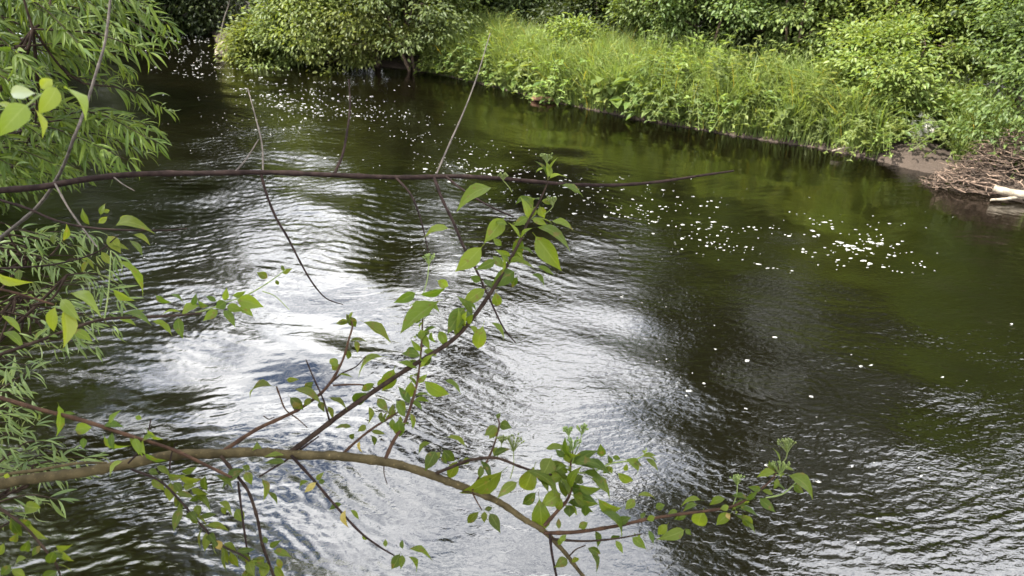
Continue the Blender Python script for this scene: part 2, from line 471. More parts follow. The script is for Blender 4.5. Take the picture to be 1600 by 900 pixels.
def ground_z(p):
    p = np.asarray(p, dtype=float).reshape(-1, 2)
    df, dn = d_poly(p, FAR), d_poly(p, NEAR)
    ins = inside(p, POLY)
    wob = .06 * np.sin(p[:, 0] * 2.1 + p[:, 1] * 1.3) + .05 * np.sin(p[:, 0] * 4.3 - p[:, 1] * 3.1)
    zf = .17 * (1 - np.exp(-df / .25)) + .035 * np.minimum(df, 12) + .6 * (1 - np.exp(-np.maximum(df - 8, 0) / 30)) + wob * np.clip(df * 2, 0, 1)
    zn = .25 * (1 - np.exp(-dn / .2)) + 2.35 * np.clip(dn / 2.6, 0, 1) ** 1.1 + .01 * np.minimum(dn, 40) + wob * np.clip(dn, 0, 1)
    left = (p[:, 1] > 6)
    zn = np.where(left, .25 * (1 - np.exp(-dn / .2)) + 1.0 * np.clip(dn / 5, 0, 1) + wob * np.clip(dn, 0, 1), zn) * 1.0
    z = np.where(dn < df, zn, zf)
    zin = -.9 * (1 - np.exp(-np.minimum(df, dn) / .5)) - .02
    return np.where(ins, zin, z)

def axis_pts(lo, hi, fine_lo, fine_hi, step, grow=1.25):
    a = list(np.arange(fine_lo, fine_hi + 1e-6, step))
    s = step; x = a[-1]
    while x < hi: s *= grow; x += s; a.append(min(x, hi))
    s = step; x = a[0]; b = []
    while x > lo: s *= grow; x -= s; b.append(max(x, lo))
    return np.array(b[::-1] + a)

def grid_mesh(xs, ys):
    X, Y = np.meshgrid(xs, ys)
    ny, nx = X.shape
    i = np.arange(ny - 1)[:, None] * nx; j = np.arange(nx - 1)[None, :]
    f = np.stack([i + j, i + j + 1, i + nx + j + 1, i + nx + j], -1).reshape(-1, 4)
    return X.ravel(), Y.ravel(), f

gx, gy, gf = grid_mesh(axis_pts(-900, 900, -20, 18, .16), axis_pts(-900, 900, -3, 40, .16))
gz = ground_z(np.stack([gx, gy], -1))
ground = link_mesh('ground', np.stack([gx, gy, gz], -1), gf, None, M['soil'])
tag(ground, kind='structure')

# ------------------------------------------------------------------ water with real ripples
NF, DX = 2048, .02
kx = np.fft.fftfreq(NF, DX); KX, KY = np.meshgrid(kx, kx); KK = np.hypot(KX, KY)
def field(l0, l1, ang=None, spread=.6, seed=0):
    """random surface with wavelengths l0..l1 m, its crests mostly across the direction ang; unit slope"""
    g = np.random.default_rng(seed)
    k0, k1 = 1 / l1, 1 / l0
    kc = math.sqrt(k0 * k1); s = math.log(k1 / k0) / 2
    amp = np.exp(-(np.log(np.maximum(KK, 1e-6) / kc) / s) ** 2) / np.maximum(KK, 1e-3) ** 1.5
    if ang is not None:
        th = np.arctan2(KY, KX) - ang
        amp = amp * (.12 + np.exp(-(np.sin(th) / spread) ** 2))
    h = np.real(np.fft.ifft2(np.fft.fft2(g.normal(size=(NF, NF))) * amp))
    gyv, gxv = np.gradient(h, DX)
    return h / np.sqrt((gxv ** 2 + gyv ** 2).mean())
def sample(h, x, y):
    u = (x / DX) % NF; v = (y / DX) % NF
    i = np.floor(u).astype(int); j = np.floor(v).astype(int); a = u - i; b = v - j
    i %= NF; j %= NF; i2 = (i + 1) % NF; j2 = (j + 1) % NF
    return h[j, i] * (1 - a) * (1 - b) + h[j, i2] * a * (1 - b) + h[j2, i] * (1 - a) * b + h[j2, i2] * a * b

xs = axis_pts(-95, 75, -15, 10, .021, 1.22)
ys = [-45.0, -20, -8, -3, 0, 1.5, 2.6]
y = 3.0
while y < 34: ys.append(y); y += .012 * (y / 3.4) ** 1.15
while y < 60: ys.append(y); y += 2.0
wx, wy, wf = grid_mesh(xs, np.array(ys))
swell = field(.7, 2.4, R(65), .9, 1)
chop = field(.10, .28, R(82), .45, 2)
rip = field(.05, .12, R(82), .7, 3)
patch = field(1.5, 5.0, None, 1, 4); patch /= patch.std()
pm = np.clip(.5 + .45 * sample(patch, wx, wy), 0, 1)
def blob(px, py, rx, ry):
    c = W(px, py); return np.exp(-((wx - c[0]) / rx) ** 2 - ((wy - c[1]) / ry) ** 2)
calm = np.clip(blob(420, 580, 1.5, 1.3) + .95 * blob(640, 810, 1.3, .9) + .5 * blob(1000, 860, .9, .5), 0, .94)
rough = np.clip(blob(200, 820, 1.5, .9) + .8 * blob(1350, 600, 1.6, 1.6) + .8 * blob(420, 170, 2.5, 5), 0, 1)
far_calm = np.clip(.9 * blob(1050, 215, 6, 2.2) + .8 * blob(1450, 330, 3, 1.6), 0, .85)
amp = np.clip((.30 + .85 * pm + .5 * rough + 1.1 * blob(480, 210, 3.4, 6) + 1.6 * blob(300, 75, 4.5, 8)) * (1 - .80 * calm) * (1 - .6 * far_calm), .05, 2.4)
dark = blob(1150, 640, 1.0, 3.0)
quiet = np.clip(blob(1250, 640, 2.6, 2.6) + blob(1450, 500, 3.0, 2.6), 0, 1)
ux = wx + .5 * np.sin(wy * .55 + .3 * wx) + .25 * np.sin(wx * 1.1 + wy * .4); uy = wy + .35 * np.sin(wx * .7) + .2 * np.sin(wx * 1.9 - wy * .8)
dist = np.clip((wy - 6) / 10, 0, 1)
wz = (.036 * sample(swell, wx, wy) * (1 - .6 * far_calm) + .064 * amp * (1 - .55 * quiet) * (1 - .35 * dark) * sample(chop, ux, uy) + .078 * amp * (1 - .3 * quiet) * (1 - dist) * sample(rip, ux, uy)) * (1 - .30 * dist * (1 - np.clip(blob(400, 170, 4, 9) + blob(300, 75, 5, 9), 0, 1)))
# whirls: rings spreading on the surface
for px, py, lam, rad, a in ((1255, 615, .10, .60, .0016), (1480, 880, .075, .38, .0022), (432, 655, .05, .10, .0012), (688, 845, .045, .07, .0015)):
    c = W(px, py); r = np.hypot(wx - c[0], wy - c[1]); th = np.arctan2(wy - c[1], wx - c[0])
    wz += a * np.sin(2 * math.pi * (r + .05 * rad * np.sin(3 * th + 5 * r)) / lam + th * (1 if lam > .1 else 0)) * np.exp(-(r / rad) ** 2) * (.35 + .65 * np.clip(.5 + .6 * sample(patch, wx * 2.3, wy * 2.3), 0, 1))
fade = np.clip((40 - wy) / 10, 0, 1) * np.clip((18 - np.abs(wx)) / 3, 0, 1) * np.clip((wy - 1.5), 0, 1)
wz *= fade
water = link_mesh('river', np.stack([wx, wy, wz], -1), wf, None, M['water'])
tag(water, kind='structure')
ra = water.data.attributes.new('ripple', 'FLOAT', 'POINT')
ra.data.foreach_set('value', np.clip(.10 + .32 * amp * (1 - .8 * calm) + .50 * quiet * (1 - .6 * blob(1150, 640, .8, 2.6)) * (1 - .7 * far_calm), 0, 1.4).astype(np.float32))
HG_X, HG_Y, HG = xs, np.array(ys), wz.reshape(len(ys), len(xs))
def water_z(x, y):
    i = int(np.clip(np.searchsorted(HG_X, x), 0, len(HG_X) - 1)); j = int(np.clip(np.searchsorted(HG_Y, y), 0, len(HG_Y) - 1))
    return HG[j, i]

# ------------------------------------------------------------------ foam flecks and painted riffle glints
def foam():
    mb = MB()
    spots = []
    def cluster(px, py, sx, sy, n, s0, s1):
        for _ in range(max(1, n // 7)):          # short drifting lines
            cx, cy = px + rng.normal(0, sx), py + rng.normal(0, sy); q = rng.uniform(.12, .34)
            for _k in range(7):
                dx = rng.normal(0, .55 * sx + 4)
                spots.append((cx + dx, cy + dx * q * (sy / sx * 2.2) + rng.normal(0, .12 * sy + 1), rng.uniform(s0, s1) * (1 if rng.random() < .85 else 1.5)))
    cluster(430, 145, 30, 9, 80, .025, .07); cluster(490, 163, 34, 10, 150, .025, .08); cluster(560, 180, 40, 8, 90, .025, .07)
    cluster(420, 190, 45, 14, 90, .02, .06); cluster(620, 190, 45, 12, 50, .02, .06)
    cluster(660, 205, 60, 14, 40, .02, .05); cluster(690, 255, 60, 14, 60, .03, .07); cluster(740, 268, 40, 9, 60, .035, .08)
    cluster(850, 290, 60, 14, 70, .03, .07); cluster(950, 320, 70, 18, 80, .025, .07); cluster(1040, 345, 60, 18, 90, .025, .07)
    cluster(1110, 385, 40, 18, 40, .025, .06); cluster(1320, 370, 50, 16, 55, .03, .08); cluster(1350, 395, 60, 15, 60, .03, .08); cluster(1000, 360, 230, 50, 70, .014, .03); cluster(700, 240, 150, 30, 50, .014, .035)
    cluster(1250, 350, 70, 10, 40, .03, .06); cluster(1430, 415, 26, 8, 14, .03, .06)
    cluster(300, 90, 40, 14, 130, .03, .09); cluster(280, 55, 30, 9, 160, .04, .11); cluster(360, 110, 40, 10, 100, .03, .08); cluster(460, 150, 60, 14, 120, .03, .07)  # upstream white flecks also stand in for glints on the riffle
    cluster(900, 420, 160, 60, 25, .012, .03); cluster(1100, 480, 120, 60, 14, .015, .04); cluster(1300, 560, 140, 70, 12, .02, .04)
    cluster(130, 360, 120, 40, 60, .015, .035); cluster(520, 230, 120, 20, 60, .02, .05); cluster(1330, 700, 130, 50, 8, .02, .04)
    spots += [(1168, 562, .07), (1076, 613, .075), (1279, 752, .062), (1370, 811, .055), (1330, 555, .04), (1345, 573, .045), (1361, 571, .035),
              (1472, 592, .05), (1510, 597, .05), (1580, 507, .05), (1200, 728, .04), (1155, 693, .04), (1332, 727, .05), (1268, 620, .05), (1340, 850, .03),
              (1165, 640, .03), (1118, 545, .04), (1290, 470, .04)]
    for px, py, s in spots:
        if py < 34: continue
        c = W(px, py)
        if not inside(c[None, :2], POLY)[0]: continue
        if d_poly(c[None, :2], FAR)[0] < .15: continue
        k = 9; s = s * float(np.clip(rng.lognormal(-.75, .5), .22, 1.3))
        a = np.linspace(0, 2 * math.pi, k, endpoint=False) + rng.uniform(0, 6)
        rr = s * .62 * rng.uniform(.45, 1.2, k); el = rng.uniform(.4, .8); rot = rng.uniform(-.4, .4)
        x = rr * np.cos(a); yy = rr * np.sin(a) * el
        x, yy = x * math.cos(rot) - yy * math.sin(rot), x * math.sin(rot) + yy * math.cos(rot)
        z0 = water_z(c[0], c[1])
        ring = np.stack([c[0] + x, c[1] + yy, np.array([water_z(c[0] + x[q], c[1] + yy[q]) for q in range(k)]) - .002], -1)
        r2 = ring * [.88, .88, 1] + np.array([c[0] * .12, c[1] * .12, .005])
        top = np.array([[c[0], c[1], z0 + .006]])
        v = np.vstack([ring, r2, top])
        f = [[i, (i + 1) % k, k + (i + 1) % k, k + i] for i in range(k)] + [[k + i, k + i + 1, k + (i + 2) % k, 2 * k] for i in range(0, k - 1, 2)]
        mb.add(v, f)
    o = mb.build('foam', M['foam'])
    tag(o, 'white foam flecks and painted riffle glints drifting in bands on the dark river', 'foam', kind='stuff')
foam()

# ------------------------------------------------------------------ far-bank grass
PILE = W(1570, 270, .25); ROCK = W(1437, 214, .30)      # kept clear of plants
far_len = FAR[3:19]
seg = np.linalg.norm(np.diff(far_len, axis=0), axis=1); cum = np.concatenate([[0], np.cumsum(seg)])
def bank_point(s, inland):
    """s metres along the visible far bank from its right end, inland metres behind the waterline"""
    s = np.asarray(s); x = np.interp(s, cum, far_len[:, 0]); yv = np.interp(s, cum, far_len[:, 1])
    e = .4
    tx = np.interp(s + e, cum, far_len[:, 0]) - np.interp(s - e, cum, far_len[:, 0]); ty = np.interp(s + e, cum, far_len[:, 1]) - np.interp(s - e, cum, far_len[:, 1])
    n = np.hypot(tx, ty); tx, ty = tx / n, ty / n
    return np.stack([x + ty * inland, yv - tx * inland], -1), np.stack([ty, -tx], -1)
def s_of(px):
    lx = 800 + np.array([(p[0]) / ((p @ FWD2 + CH * math.sin(PITCH))) * FPX for p in far_len])
    return float(np.interp(-px, -lx, cum))
FWD2 = FWD[:2]
S_GRASS_END = s_of(662)

def near_rock(g):
    r = unit(ROCK[:2]); al = g @ r; lat = np.abs(g[:, 0] * r[1] - g[:, 1] * r[0])
    return (lat < .60) & (al < np.linalg.norm(ROCK[:2]) + .15)
tuft = field(.5, 1.6, None, 1, 9); tuft /= tuft.std()
def grass():
    mb = MB()
    n = 60000
    s = rng.uniform(-.5, S_GRASS_END, n); inl = rng.uniform(.0, 1, n) * 2.5 + .03
    g, nin = bank_point(s, inl)
    pn = sample(patch, g[:, 0] * 1.7, g[:, 1] * 1.7)
    # the bare, trodden bank at the right end carries little grass near the water
    bare = np.clip((s_of(1290) - s) / 3, 0, 1) * np.clip(1.1 - inl, 0, 1) * .7
    keep = rng.random(n) > np.clip(bare * 1.6, 0, .95)
    g, nin, pn, inl, s = g[keep], nin[keep], pn[keep], inl[keep], s[keep]
    z = ground_z(g)
    bush = (s < s_of(1440)) & (inl > 1.4)
    ok = ~bush & (z > .03) & (np.hypot(g[:, 0] - PILE[0], (g[:, 1] - PILE[1]) * 1.5) > .8) & ~near_rock(g) & (rng.random(len(z)) < np.where(s < s_of(960), .6, 1.0))
    g, nin, pn, inl, s, z = g[ok], nin[ok], pn[ok], inl[ok], s[ok], z[ok]
    n = len(g)
    h = (.80 + .22 * sample(tuft, g[:, 0], g[:, 1]) + .10 * pn + .22 * np.clip(inl / 1.2, 0, 1)) * rng.uniform(.5, 1.3, n)
    h = np.clip(h, .2, 1.5)
    ang = rng.uniform(0, 6.283, n)
    lean = np.stack([np.cos(ang), np.sin(ang), np.zeros(n)], -1) - .55 * np.stack([nin[:, 0], nin[:, 1], np.zeros(n)], -1) * np.clip(1.6 - inl, .1, 1)[:, None]
    blades(mb, np.stack([g[:, 0], g[:, 1], z - .02], -1), lean, h, rng.uniform(.011, .028, n), rng.uniform(.15, .9, n))
    o = mb.build('grass', M['grass'])
    tag(o, 'tall bright green grass covering the far river bank', 'grass', kind='stuff')
grass()

# ------------------------------------------------------------------ herbs on the far bank
def herb_mesh(kind, seed):
    g = np.random.default_rng(seed)
    lf = MB(); st = MB()
    B, A, Nn, Ln, Wd = [], [], [], [], []
    if kind == 0:                      # leafy upright stems with paired leaves
        for _ in range(9):
            a = g.uniform(0, 6.28); h = g.uniform(.45, .85); ln = g.uniform(.08, .3)
            pts = [np.array([.10 * math.cos(a), .10 * math.sin(a), -.03]) * k0 + np.array([ln * math.cos(a) * k * k, ln * math.sin(a) * k * k, h * k]) for k, k0 in ((0, 1), (.35, 1), (.7, 1), (1, 1))]
            c = tube(st, pts, .006, .002, 4, 3)
            for q in np.linspace(.25, 1, 8):
                p = c[int(q * (len(c) - 1))]; b0 = g.uniform(0, 3.14)
                for sgn in (0, math.pi):
                    d = np.array([math.cos(b0 + sgn), math.sin(b0 + sgn), g.uniform(-.35, .35)])
                    B.append(p); A.append(d); Nn.append([0, 0, 1]); L_ = g.uniform(.07, .14) * (1.2 - .5 * q); Ln.append(L_); Wd.append(L_ * .45)
    elif kind == 1:                    # broad leaves rising from one point
        for _ in range(26):
            a = g.uniform(0, 6.28); e = g.uniform(.15, 1.1); l0 = g.uniform(.15, .55)
            p = np.array([math.cos(a) * math.cos(e), math.sin(a) * math.cos(e), math.sin(e)]) * l0
            tube(st, [np.array([0, 0, -.03]), p * .5 + [0, 0, .03], p], .005, .003, 4, 2)
            B.append(p); A.append([math.cos(a), math.sin(a), g.uniform(-.5, .3)]); Nn.append([0, 0, 1]); L_ = g.uniform(.14, .26); Ln.append(L_); Wd.append(L_ * .62)
    else:                              # arching, trailing shoots with small leaves
        for _ in range(11):
            a = g.uniform(0, 6.28); l0 = g.uniform(.5, .95); h = g.uniform(.35, .7)
            pts = [np.array([math.cos(a) * l0 * t, math.sin(a) * l0 * t, -.03 + h * 2.6 * t * (1.05 - t) + .15 * t]) for t in (0, .3, .6, 1)]
            c = tube(st, pts, .005, .002, 4, 3)
            for q in np.linspace(.15, 1, 13):
                p = c[int(q * (len(c) - 1))]
                for _k in range(3):
                    b0 = g.uniform(0, 6.28)
                    B.append(p); A.append([math.cos(b0), math.sin(b0), g.uniform(-.6, .4)]); Nn.append([g.uniform(-.4, .4), g.uniform(-.4, .4), 1]); L_ = g.uniform(.04, .085); Ln.append(L_); Wd.append(L_ * .5)
    leaves_far(lf, np.array(B), np.array(A), np.array(Nn), np.array(Ln), np.array(Wd))
    return st, lf

HERB = [('bushy_herb', 'leafy upright herb with paired leaves among the bank grass', 'herb', 'leafy herbs among the grass of the far bank'),
        ('broadleaf_weed', 'low clump of broad rounded leaves among the bank grass', 'weed', 'broad leaved weeds on the far bank'),
        ('bramble', 'arching trailing bramble with small leaves at the bank edge', 'bramble', 'arching brambles along the far bank')]
def herbs():
    protos = []
    for kind in range(3):
        for v in range(3):
            st, lf = herb_mesh(kind, 100 + kind * 10 + v)
            r = empty(HERB[kind][0])
            st.build('stalk', M['stem_green'], r); lf.build('leaves', M[(('herb', 'bright_leaf', 'mid_leaf'), ('herb', 'mid_leaf', 'grey_leaf'), ('bright_leaf', 'mid_leaf', 'herb'))[kind][v]], r)
            tag(r, *HERB[kind][1:])
            protos.append((kind, r))
    used = set()
    def put(kind, x, y, z, sc, rz):
        v = random.randrange(3); k = kind * 3 + v
        o = protos[k][1]
        if k in used: o = copy_tree(o)
        used.add(k)
        o.location = (x, y, z); o.rotation_euler = (random.uniform(-.12, .12), random.uniform(-.12, .12), rz); o.scale = (sc, sc, sc)
    for i in range(700):
        s = rng.uniform(-.5, S_GRASS_END) if i % 3 else rng.uniform(-.5, s_of(930)); r = rng.random()
        kind = 0 if r < .42 else (1 if r < .62 else 2)
        inl = rng.uniform(.05, 2.3) if kind == 0 else (rng.uniform(.05, 1.8) if kind == 1 else rng.uniform(-.02, 1.4))
        if s < s_of(1290) and inl < 1.2 and rng.random() < .35: inl += 1.0
        if s < s_of(1440) and inl > 1.5: continue
        if s < s_of(880) and inl < .5: inl = .12 + inl * .8 + .22 * math.sin(s * 2.3) ** 2
        g, _ = bank_point([s], [inl]); z = ground_z(g)[0]
        if g[0, 0] > PILE[0] - .2 and inl < 1.3: continue
        if np.hypot(g[0, 0] - PILE[0], (g[0, 1] - PILE[1]) * 1.5) < .85 or near_rock(g)[0]: continue
        put(kind, g[0, 0], g[0, 1], z - .02, (rng.uniform(1.4, 1.9) if (rng.random() < .22 and inl > .3) else rng.uniform(.7, 1.4)), rng.uniform(0, 6.28))
herbs()

# ------------------------------------------------------------------ shrubs and trees
def plant_mesh(ells, n_cl, per_cl, leaf, trunk_pts=None, trunk_r=.09, stems=1, seed=0, ratio=.5, spread=.28, shell=.55, limbs=26, droop=.25):
    """ells: crown lobes (cx,cy,cz,rx,ry,rz). Leaf clumps sit on twigs that limbs carry from the trunk."""
    n_cl = int(n_cl * .62); per_cl = int(per_cl * 1.9)
    g = np.random.default_rng(seed)
    wood, fol = MB(), MB()
    ells = np.array(ells, dtype=float)
    vol = ells[:, 3] * ells[:, 4] * ells[:, 5]; pick = g.choice(len(ells), n_cl, p=vol ** .75 / (vol ** .75).sum())
    d = unit(g.normal(size=(n_cl, 3)))
    rad = g.uniform(shell, 1.05, n_cl) ** .8
    lump = 1 + .22 * np.sin(d[:, 0] * 5 + pick) * np.sin(d[:, 1] * 6 + pick * 2) + .12 * np.sin(d[:, 2] * 9 + pick)
    c = ells[pick, :3] + d * ells[pick, 3:] * (rad * lump)[:, None]
    c = c[c[:, 2] > .06]; n_cl = len(c)
    ctr = ells[:, :3].mean(0)
    if trunk_pts is None:
        top = max(ells[:, 2] + ells[:, 5] * .5)
        tr = []
        for k in range(stems):
            a = g.uniform(0, 6.28); q = .0 if stems == 1 else .18
            e = ells[k % len(ells)]
            tr.append(np.array([[q * math.cos(a), q * math.sin(a), -.15], [e[0] * .35 + q * math.cos(a) * 1.6, e[1] * .35 + q * math.sin(a) * 1.6, top * .35], [e[0] * .75, e[1] * .75, top * .7], [e[0], e[1], top * .98]]))
    else: tr = [np.array(trunk_pts, dtype=float)]
    lines = [tube(wood, t, np.linspace(trunk_r, trunk_r * .18, len(t)), None, 8, 5, rough=.05) for t in tr]
    allp = np.vstack(lines)
    order = g.permutation(n_cl)[:min(limbs, n_cl)]
    for i in order:
        dd = np.linalg.norm(allp - c[i], axis=1) + np.maximum(allp[:, 2] - c[i][2], 0) * 1.5
        a = allp[int(np.argmin(dd))]
        midp = a * .5 + c[i] * .5 + g.normal(0, .06, 3) + [0, 0, .08 * np.linalg.norm(c[i] - a)]
        tube(wood, [a, midp, c[i]], trunk_r * .28, trunk_r * .06, 5, 4)
    # leaves of each clump
    idx = np.repeat(np.arange(n_cl), per_cl); n = len(idx)
    csz = spread * g.uniform(.6, 1.4, n_cl)
    off = g.normal(size=(n, 3)) * np.array([1, 1, .42]) * csz[idx][:, None]
    base = c[idx] + off
    outw = unit(base - ctr)
    axis = unit(unit(off) * .9 + outw * .5 + g.normal(0, .45, (n, 3)) - np.array([0, 0, droop]))
    nor = unit(np.array([0, 0, 1.0]) + outw * .35 + g.normal(0, .38, (n, 3)))
    ln = leaf * g.uniform(.65, 1.3, n)
    keep = base[:, 2] > .0
    leaves_far(fol, base[keep], axis[keep], nor[keep], ln[keep], (ln * ratio)[keep])
    return wood, fol

def plant(name, label, cat, loc, meshes, mat, group=None, rz=0.0, sc=1.0, woodmat='trunk', parts=('trunk', 'crown')):
    t = empty(name, loc, rz); t.scale = (sc, sc, sc) if np.isscalar(sc) else sc
    meshes[0].build(parts[0], M[woodmat], t); meshes[1].build(parts[1], M[mat], t)
    return tag(t, label, cat, group)

def gp(px, py, z=.45):
    w = W(px, py, z); return (w[0], w[1], float(ground_z(w[None, :2])[0]) - .05)

def bp(px, inl):
    g_, n_ = bank_point([s_of(px)], [0.0]); r_ = unit(g_[0]); k = inl / max(.45, float(n_[0] @ r_))
    q = g_[0] + r_ * k; return (q[0], q[1], float(ground_z(q[None])[0]) - .05)
SHRUB_PARTS = ('stems', 'foliage')
def shrub_lobes(seed, w, h, n=6, low=.25):
    g = np.random.default_rng(seed); e = []
    for k in range(n):
        a = k / n * 6.283 + g.uniform(-.4, .4); rr = w * g.uniform(.25, .6); rz = h * g.uniform(.22, .34)
        e.append((rr * math.cos(a), rr * math.sin(a), h * g.uniform(low, .72), w * g.uniform(.30, .48), w * g.uniform(.30, .48), rz))
    e.append((0, 0, h * .72, w * .4, w * .4, h * .3))
    return e

def gz1(x, y): return float(ground_z([[x, y]])[0]) - .05
def shrubs_and_trees():
    # bright shrubs along the water at the bend
    spec = [(400, 84, .8, 1.7, 'bright_leaf', 'thin bright shrub with dead twigs at the tip of the far spit'),
            (462, 86, 1.35, 3.2, 'grey_leaf', 'olive shrub beside the dead branches on the far spit'),
            (520, 88, 2.1, 4.2, 'bright_leaf', 'bright bushy shrub overhanging the water, next to the olive shrub'),
            (580, 93, 2.4, 4.6, 'bright_leaf', 'tallest bright bushy shrub overhanging the far water edge'),
            (650, 98, 2.2, 4.0, 'mid_leaf', 'dense green shrub touching the tall grass at the far water edge'),
            (705, 78, 2.1, 4.4, 'bright_leaf', 'yellow green shrub standing behind the left end of the tall grass')]
    for i, (px, py, w, h, mt, lb) in enumerate(spec):
        m = plant_mesh(shrub_lobes(30 + i, w, h, 7, .16), 235, 46, .12, stems=4, trunk_r=.05, seed=40 + i, spread=.24, shell=.5, limbs=60)
        plant('shrub', lb, 'shrub', gp(px, py, .2), m, mt, 'shrubs along the far bank', rng.uniform(0, 6), parts=SHRUB_PARTS, woodmat='debris')
    # lighter shrubs behind the grass
    spec = [(1045, 72, 1.7, 4.2, 'grey_leaf', 'pale feathery shrub behind the middle of the grass bank'),
            (1110, 66, 1.9, 4.6, 'mid_leaf', 'mid green shrub just right of the pale feathery shrub'),
            (895, 52, .9, 1.5, 'bright_leaf', 'small pale sapling shrub in front of the dark trees'),
            (1215, 78, 2.0, 4.4, 'grey_leaf', 'broad greyish shrub at the back of the grass bank'),
            (1290, 84, 1.7, 3.9, 'bright_leaf', 'rounded mid green shrub between the greyish shrub and the big bush'),
            (1370, 118, 1.5, 2.0, 'bright_leaf', 'low yellow green shrub rising out of the grass'),
            (1335, 165, .75, 1.2, 'herb', 'low leafy shrub left of the pale boulder'),
            (1400, 95, 1.9, 4.6, 'bright_leaf', 'bright loose shrub behind the low yellow green shrub')]
    for i, (px, py, w, h, mt, lb) in enumerate(spec):
        m = plant_mesh(shrub_lobes(60 + i, w, h, 6, .22), 230, 44, .105, stems=3, trunk_r=.04, seed=70 + i, spread=.22, shell=.5, limbs=50)
        plant('shrub', lb, 'shrub', bp(px, 3.4 if h > 2.5 else 1.9), m, mt, 'shrubs along the far bank', rng.uniform(0, 6), parts=SHRUB_PARTS, woodmat='debris')
    # the big bush above the debris at the right
    m = plant_mesh(shrub_lobes(91, 3.0, 5.2, 9, .2), 760, 48, .085, stems=5, trunk_r=.07, seed=92, spread=.26, shell=.6, limbs=90)
    plant('bush', 'big dense bush overhanging the debris pile, sunlit on top', 'bush', bp(1560, 4.5), m, 'bright_leaf', 'shrubs along the far bank', 1.1, parts=SHRUB_PARTS, woodmat='debris')
    m = plant_mesh(shrub_lobes(93, 2.4, 4.2, 8, .2), 480, 46, .085, stems=4, trunk_r=.06, seed=94, spread=.25, shell=.55, limbs=70)
    plant('bush', 'dark green bush beyond the debris pile at the edge of view', 'bush', (9.6, 12.9, .45), m, 'mid_leaf', 'shrubs along the far bank', 2.0, parts=SHRUB_PARTS, woodmat='debris')
    # dark trees behind the grass, not so tall on the left
    spec = [(745, 20, 8.6, 2.6, 'dark tree standing behind the yellow green shrub'), (815, 24, 9.2, 2.7, 'dark shaded tree rising behind the narrow end of the grass bank'),
            (885, 30, 8.8, 2.6, 'dark tree directly behind the small pale sapling'), (960, 38, 8.6, 2.4, 'dark tree with a thin trunk beside the pale feathery shrub'),
            (255, 8, 8.5, 3.0, 'dark tree across the river bend seen past the willow tips'), (330, 4, 8.0, 2.6, 'dark tree on the bend behind the thin bright shrub'),
            (600, 20, 7.6, 2.4, 'shaded tree hidden behind the tallest bright shrub'), (470, 22, 5.6, 2.3, 'shaded tree hidden behind the olive shrub'),
            (1030, 40, 7.5, 2.3, 'shaded tree hidden behind the pale feathery shrub'), (1170, 42, 7.0, 2.3, 'dark tree seen between the mid green and the broad greyish shrub'),
            (1255, 48, 7.5, 2.4, 'dark tree rising behind the broad greyish shrub'), (1335, 52, 7.5, 2.2, 'darkest tree in the gap left of the bright loose shrub'),
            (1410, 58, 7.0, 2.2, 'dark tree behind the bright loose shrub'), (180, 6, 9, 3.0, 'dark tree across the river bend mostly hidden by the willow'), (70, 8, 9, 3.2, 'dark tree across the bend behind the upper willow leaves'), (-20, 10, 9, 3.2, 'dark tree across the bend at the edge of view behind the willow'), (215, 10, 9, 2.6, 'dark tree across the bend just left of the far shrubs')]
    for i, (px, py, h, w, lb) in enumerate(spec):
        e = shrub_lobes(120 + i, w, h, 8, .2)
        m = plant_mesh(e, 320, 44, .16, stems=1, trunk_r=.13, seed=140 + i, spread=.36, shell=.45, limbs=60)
        plant('tree', lb, 'tree', (bp(px, 5.6 + 1.1 * (i % 3)) if px > 700 else gp(px, max(py, 4) + 14, .6)), m, 'shaded_leaf', 'trees behind the far bank', rng.uniform(0, 6))
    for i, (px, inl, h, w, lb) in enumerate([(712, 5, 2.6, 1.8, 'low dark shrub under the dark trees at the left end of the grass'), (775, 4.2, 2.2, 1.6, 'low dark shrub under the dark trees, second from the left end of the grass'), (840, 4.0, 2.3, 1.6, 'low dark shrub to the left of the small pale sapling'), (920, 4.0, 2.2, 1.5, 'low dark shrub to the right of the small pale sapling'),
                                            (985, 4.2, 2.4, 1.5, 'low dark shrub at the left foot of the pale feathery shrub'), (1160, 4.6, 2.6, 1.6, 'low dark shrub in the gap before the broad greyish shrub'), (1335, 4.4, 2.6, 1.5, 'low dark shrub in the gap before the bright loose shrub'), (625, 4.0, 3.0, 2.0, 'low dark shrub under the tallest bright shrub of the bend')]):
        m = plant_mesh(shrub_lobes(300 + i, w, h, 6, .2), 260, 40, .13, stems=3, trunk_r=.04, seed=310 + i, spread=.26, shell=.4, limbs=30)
        plant('shrub', lb, 'shrub', bp(px, inl), m, 'shaded_leaf', 'shrubs along the far bank', rng.uniform(0, 6), parts=SHRUB_PARTS, woodmat='debris')
    for i, (px, py, h, w, lb) in enumerate([(190, 30, 3.4, 2.4, 'low dark shrub on the far side of the bend, next to the willow tips'), (245, 27, 3.6, 2.4, 'low dark shrub on the far side of the bend behind the sparkling riffle'), (305, 27, 3.4, 2.2, 'low dark shrub on the far side of the bend behind the pale bent branch')]):
        m = plant_mesh(shrub_lobes(330 + i, w, h, 7, .14), 300, 42, .17, stems=3, trunk_r=.05, seed=340 + i, spread=.34, shell=.4, limbs=30)
        plant('shrub', lb, 'shrub', gp(px, py, .3), m, 'shaded_leaf', 'shrubs along the far bank', rng.uniform(0, 6), parts=SHRUB_PARTS, woodmat='debris')
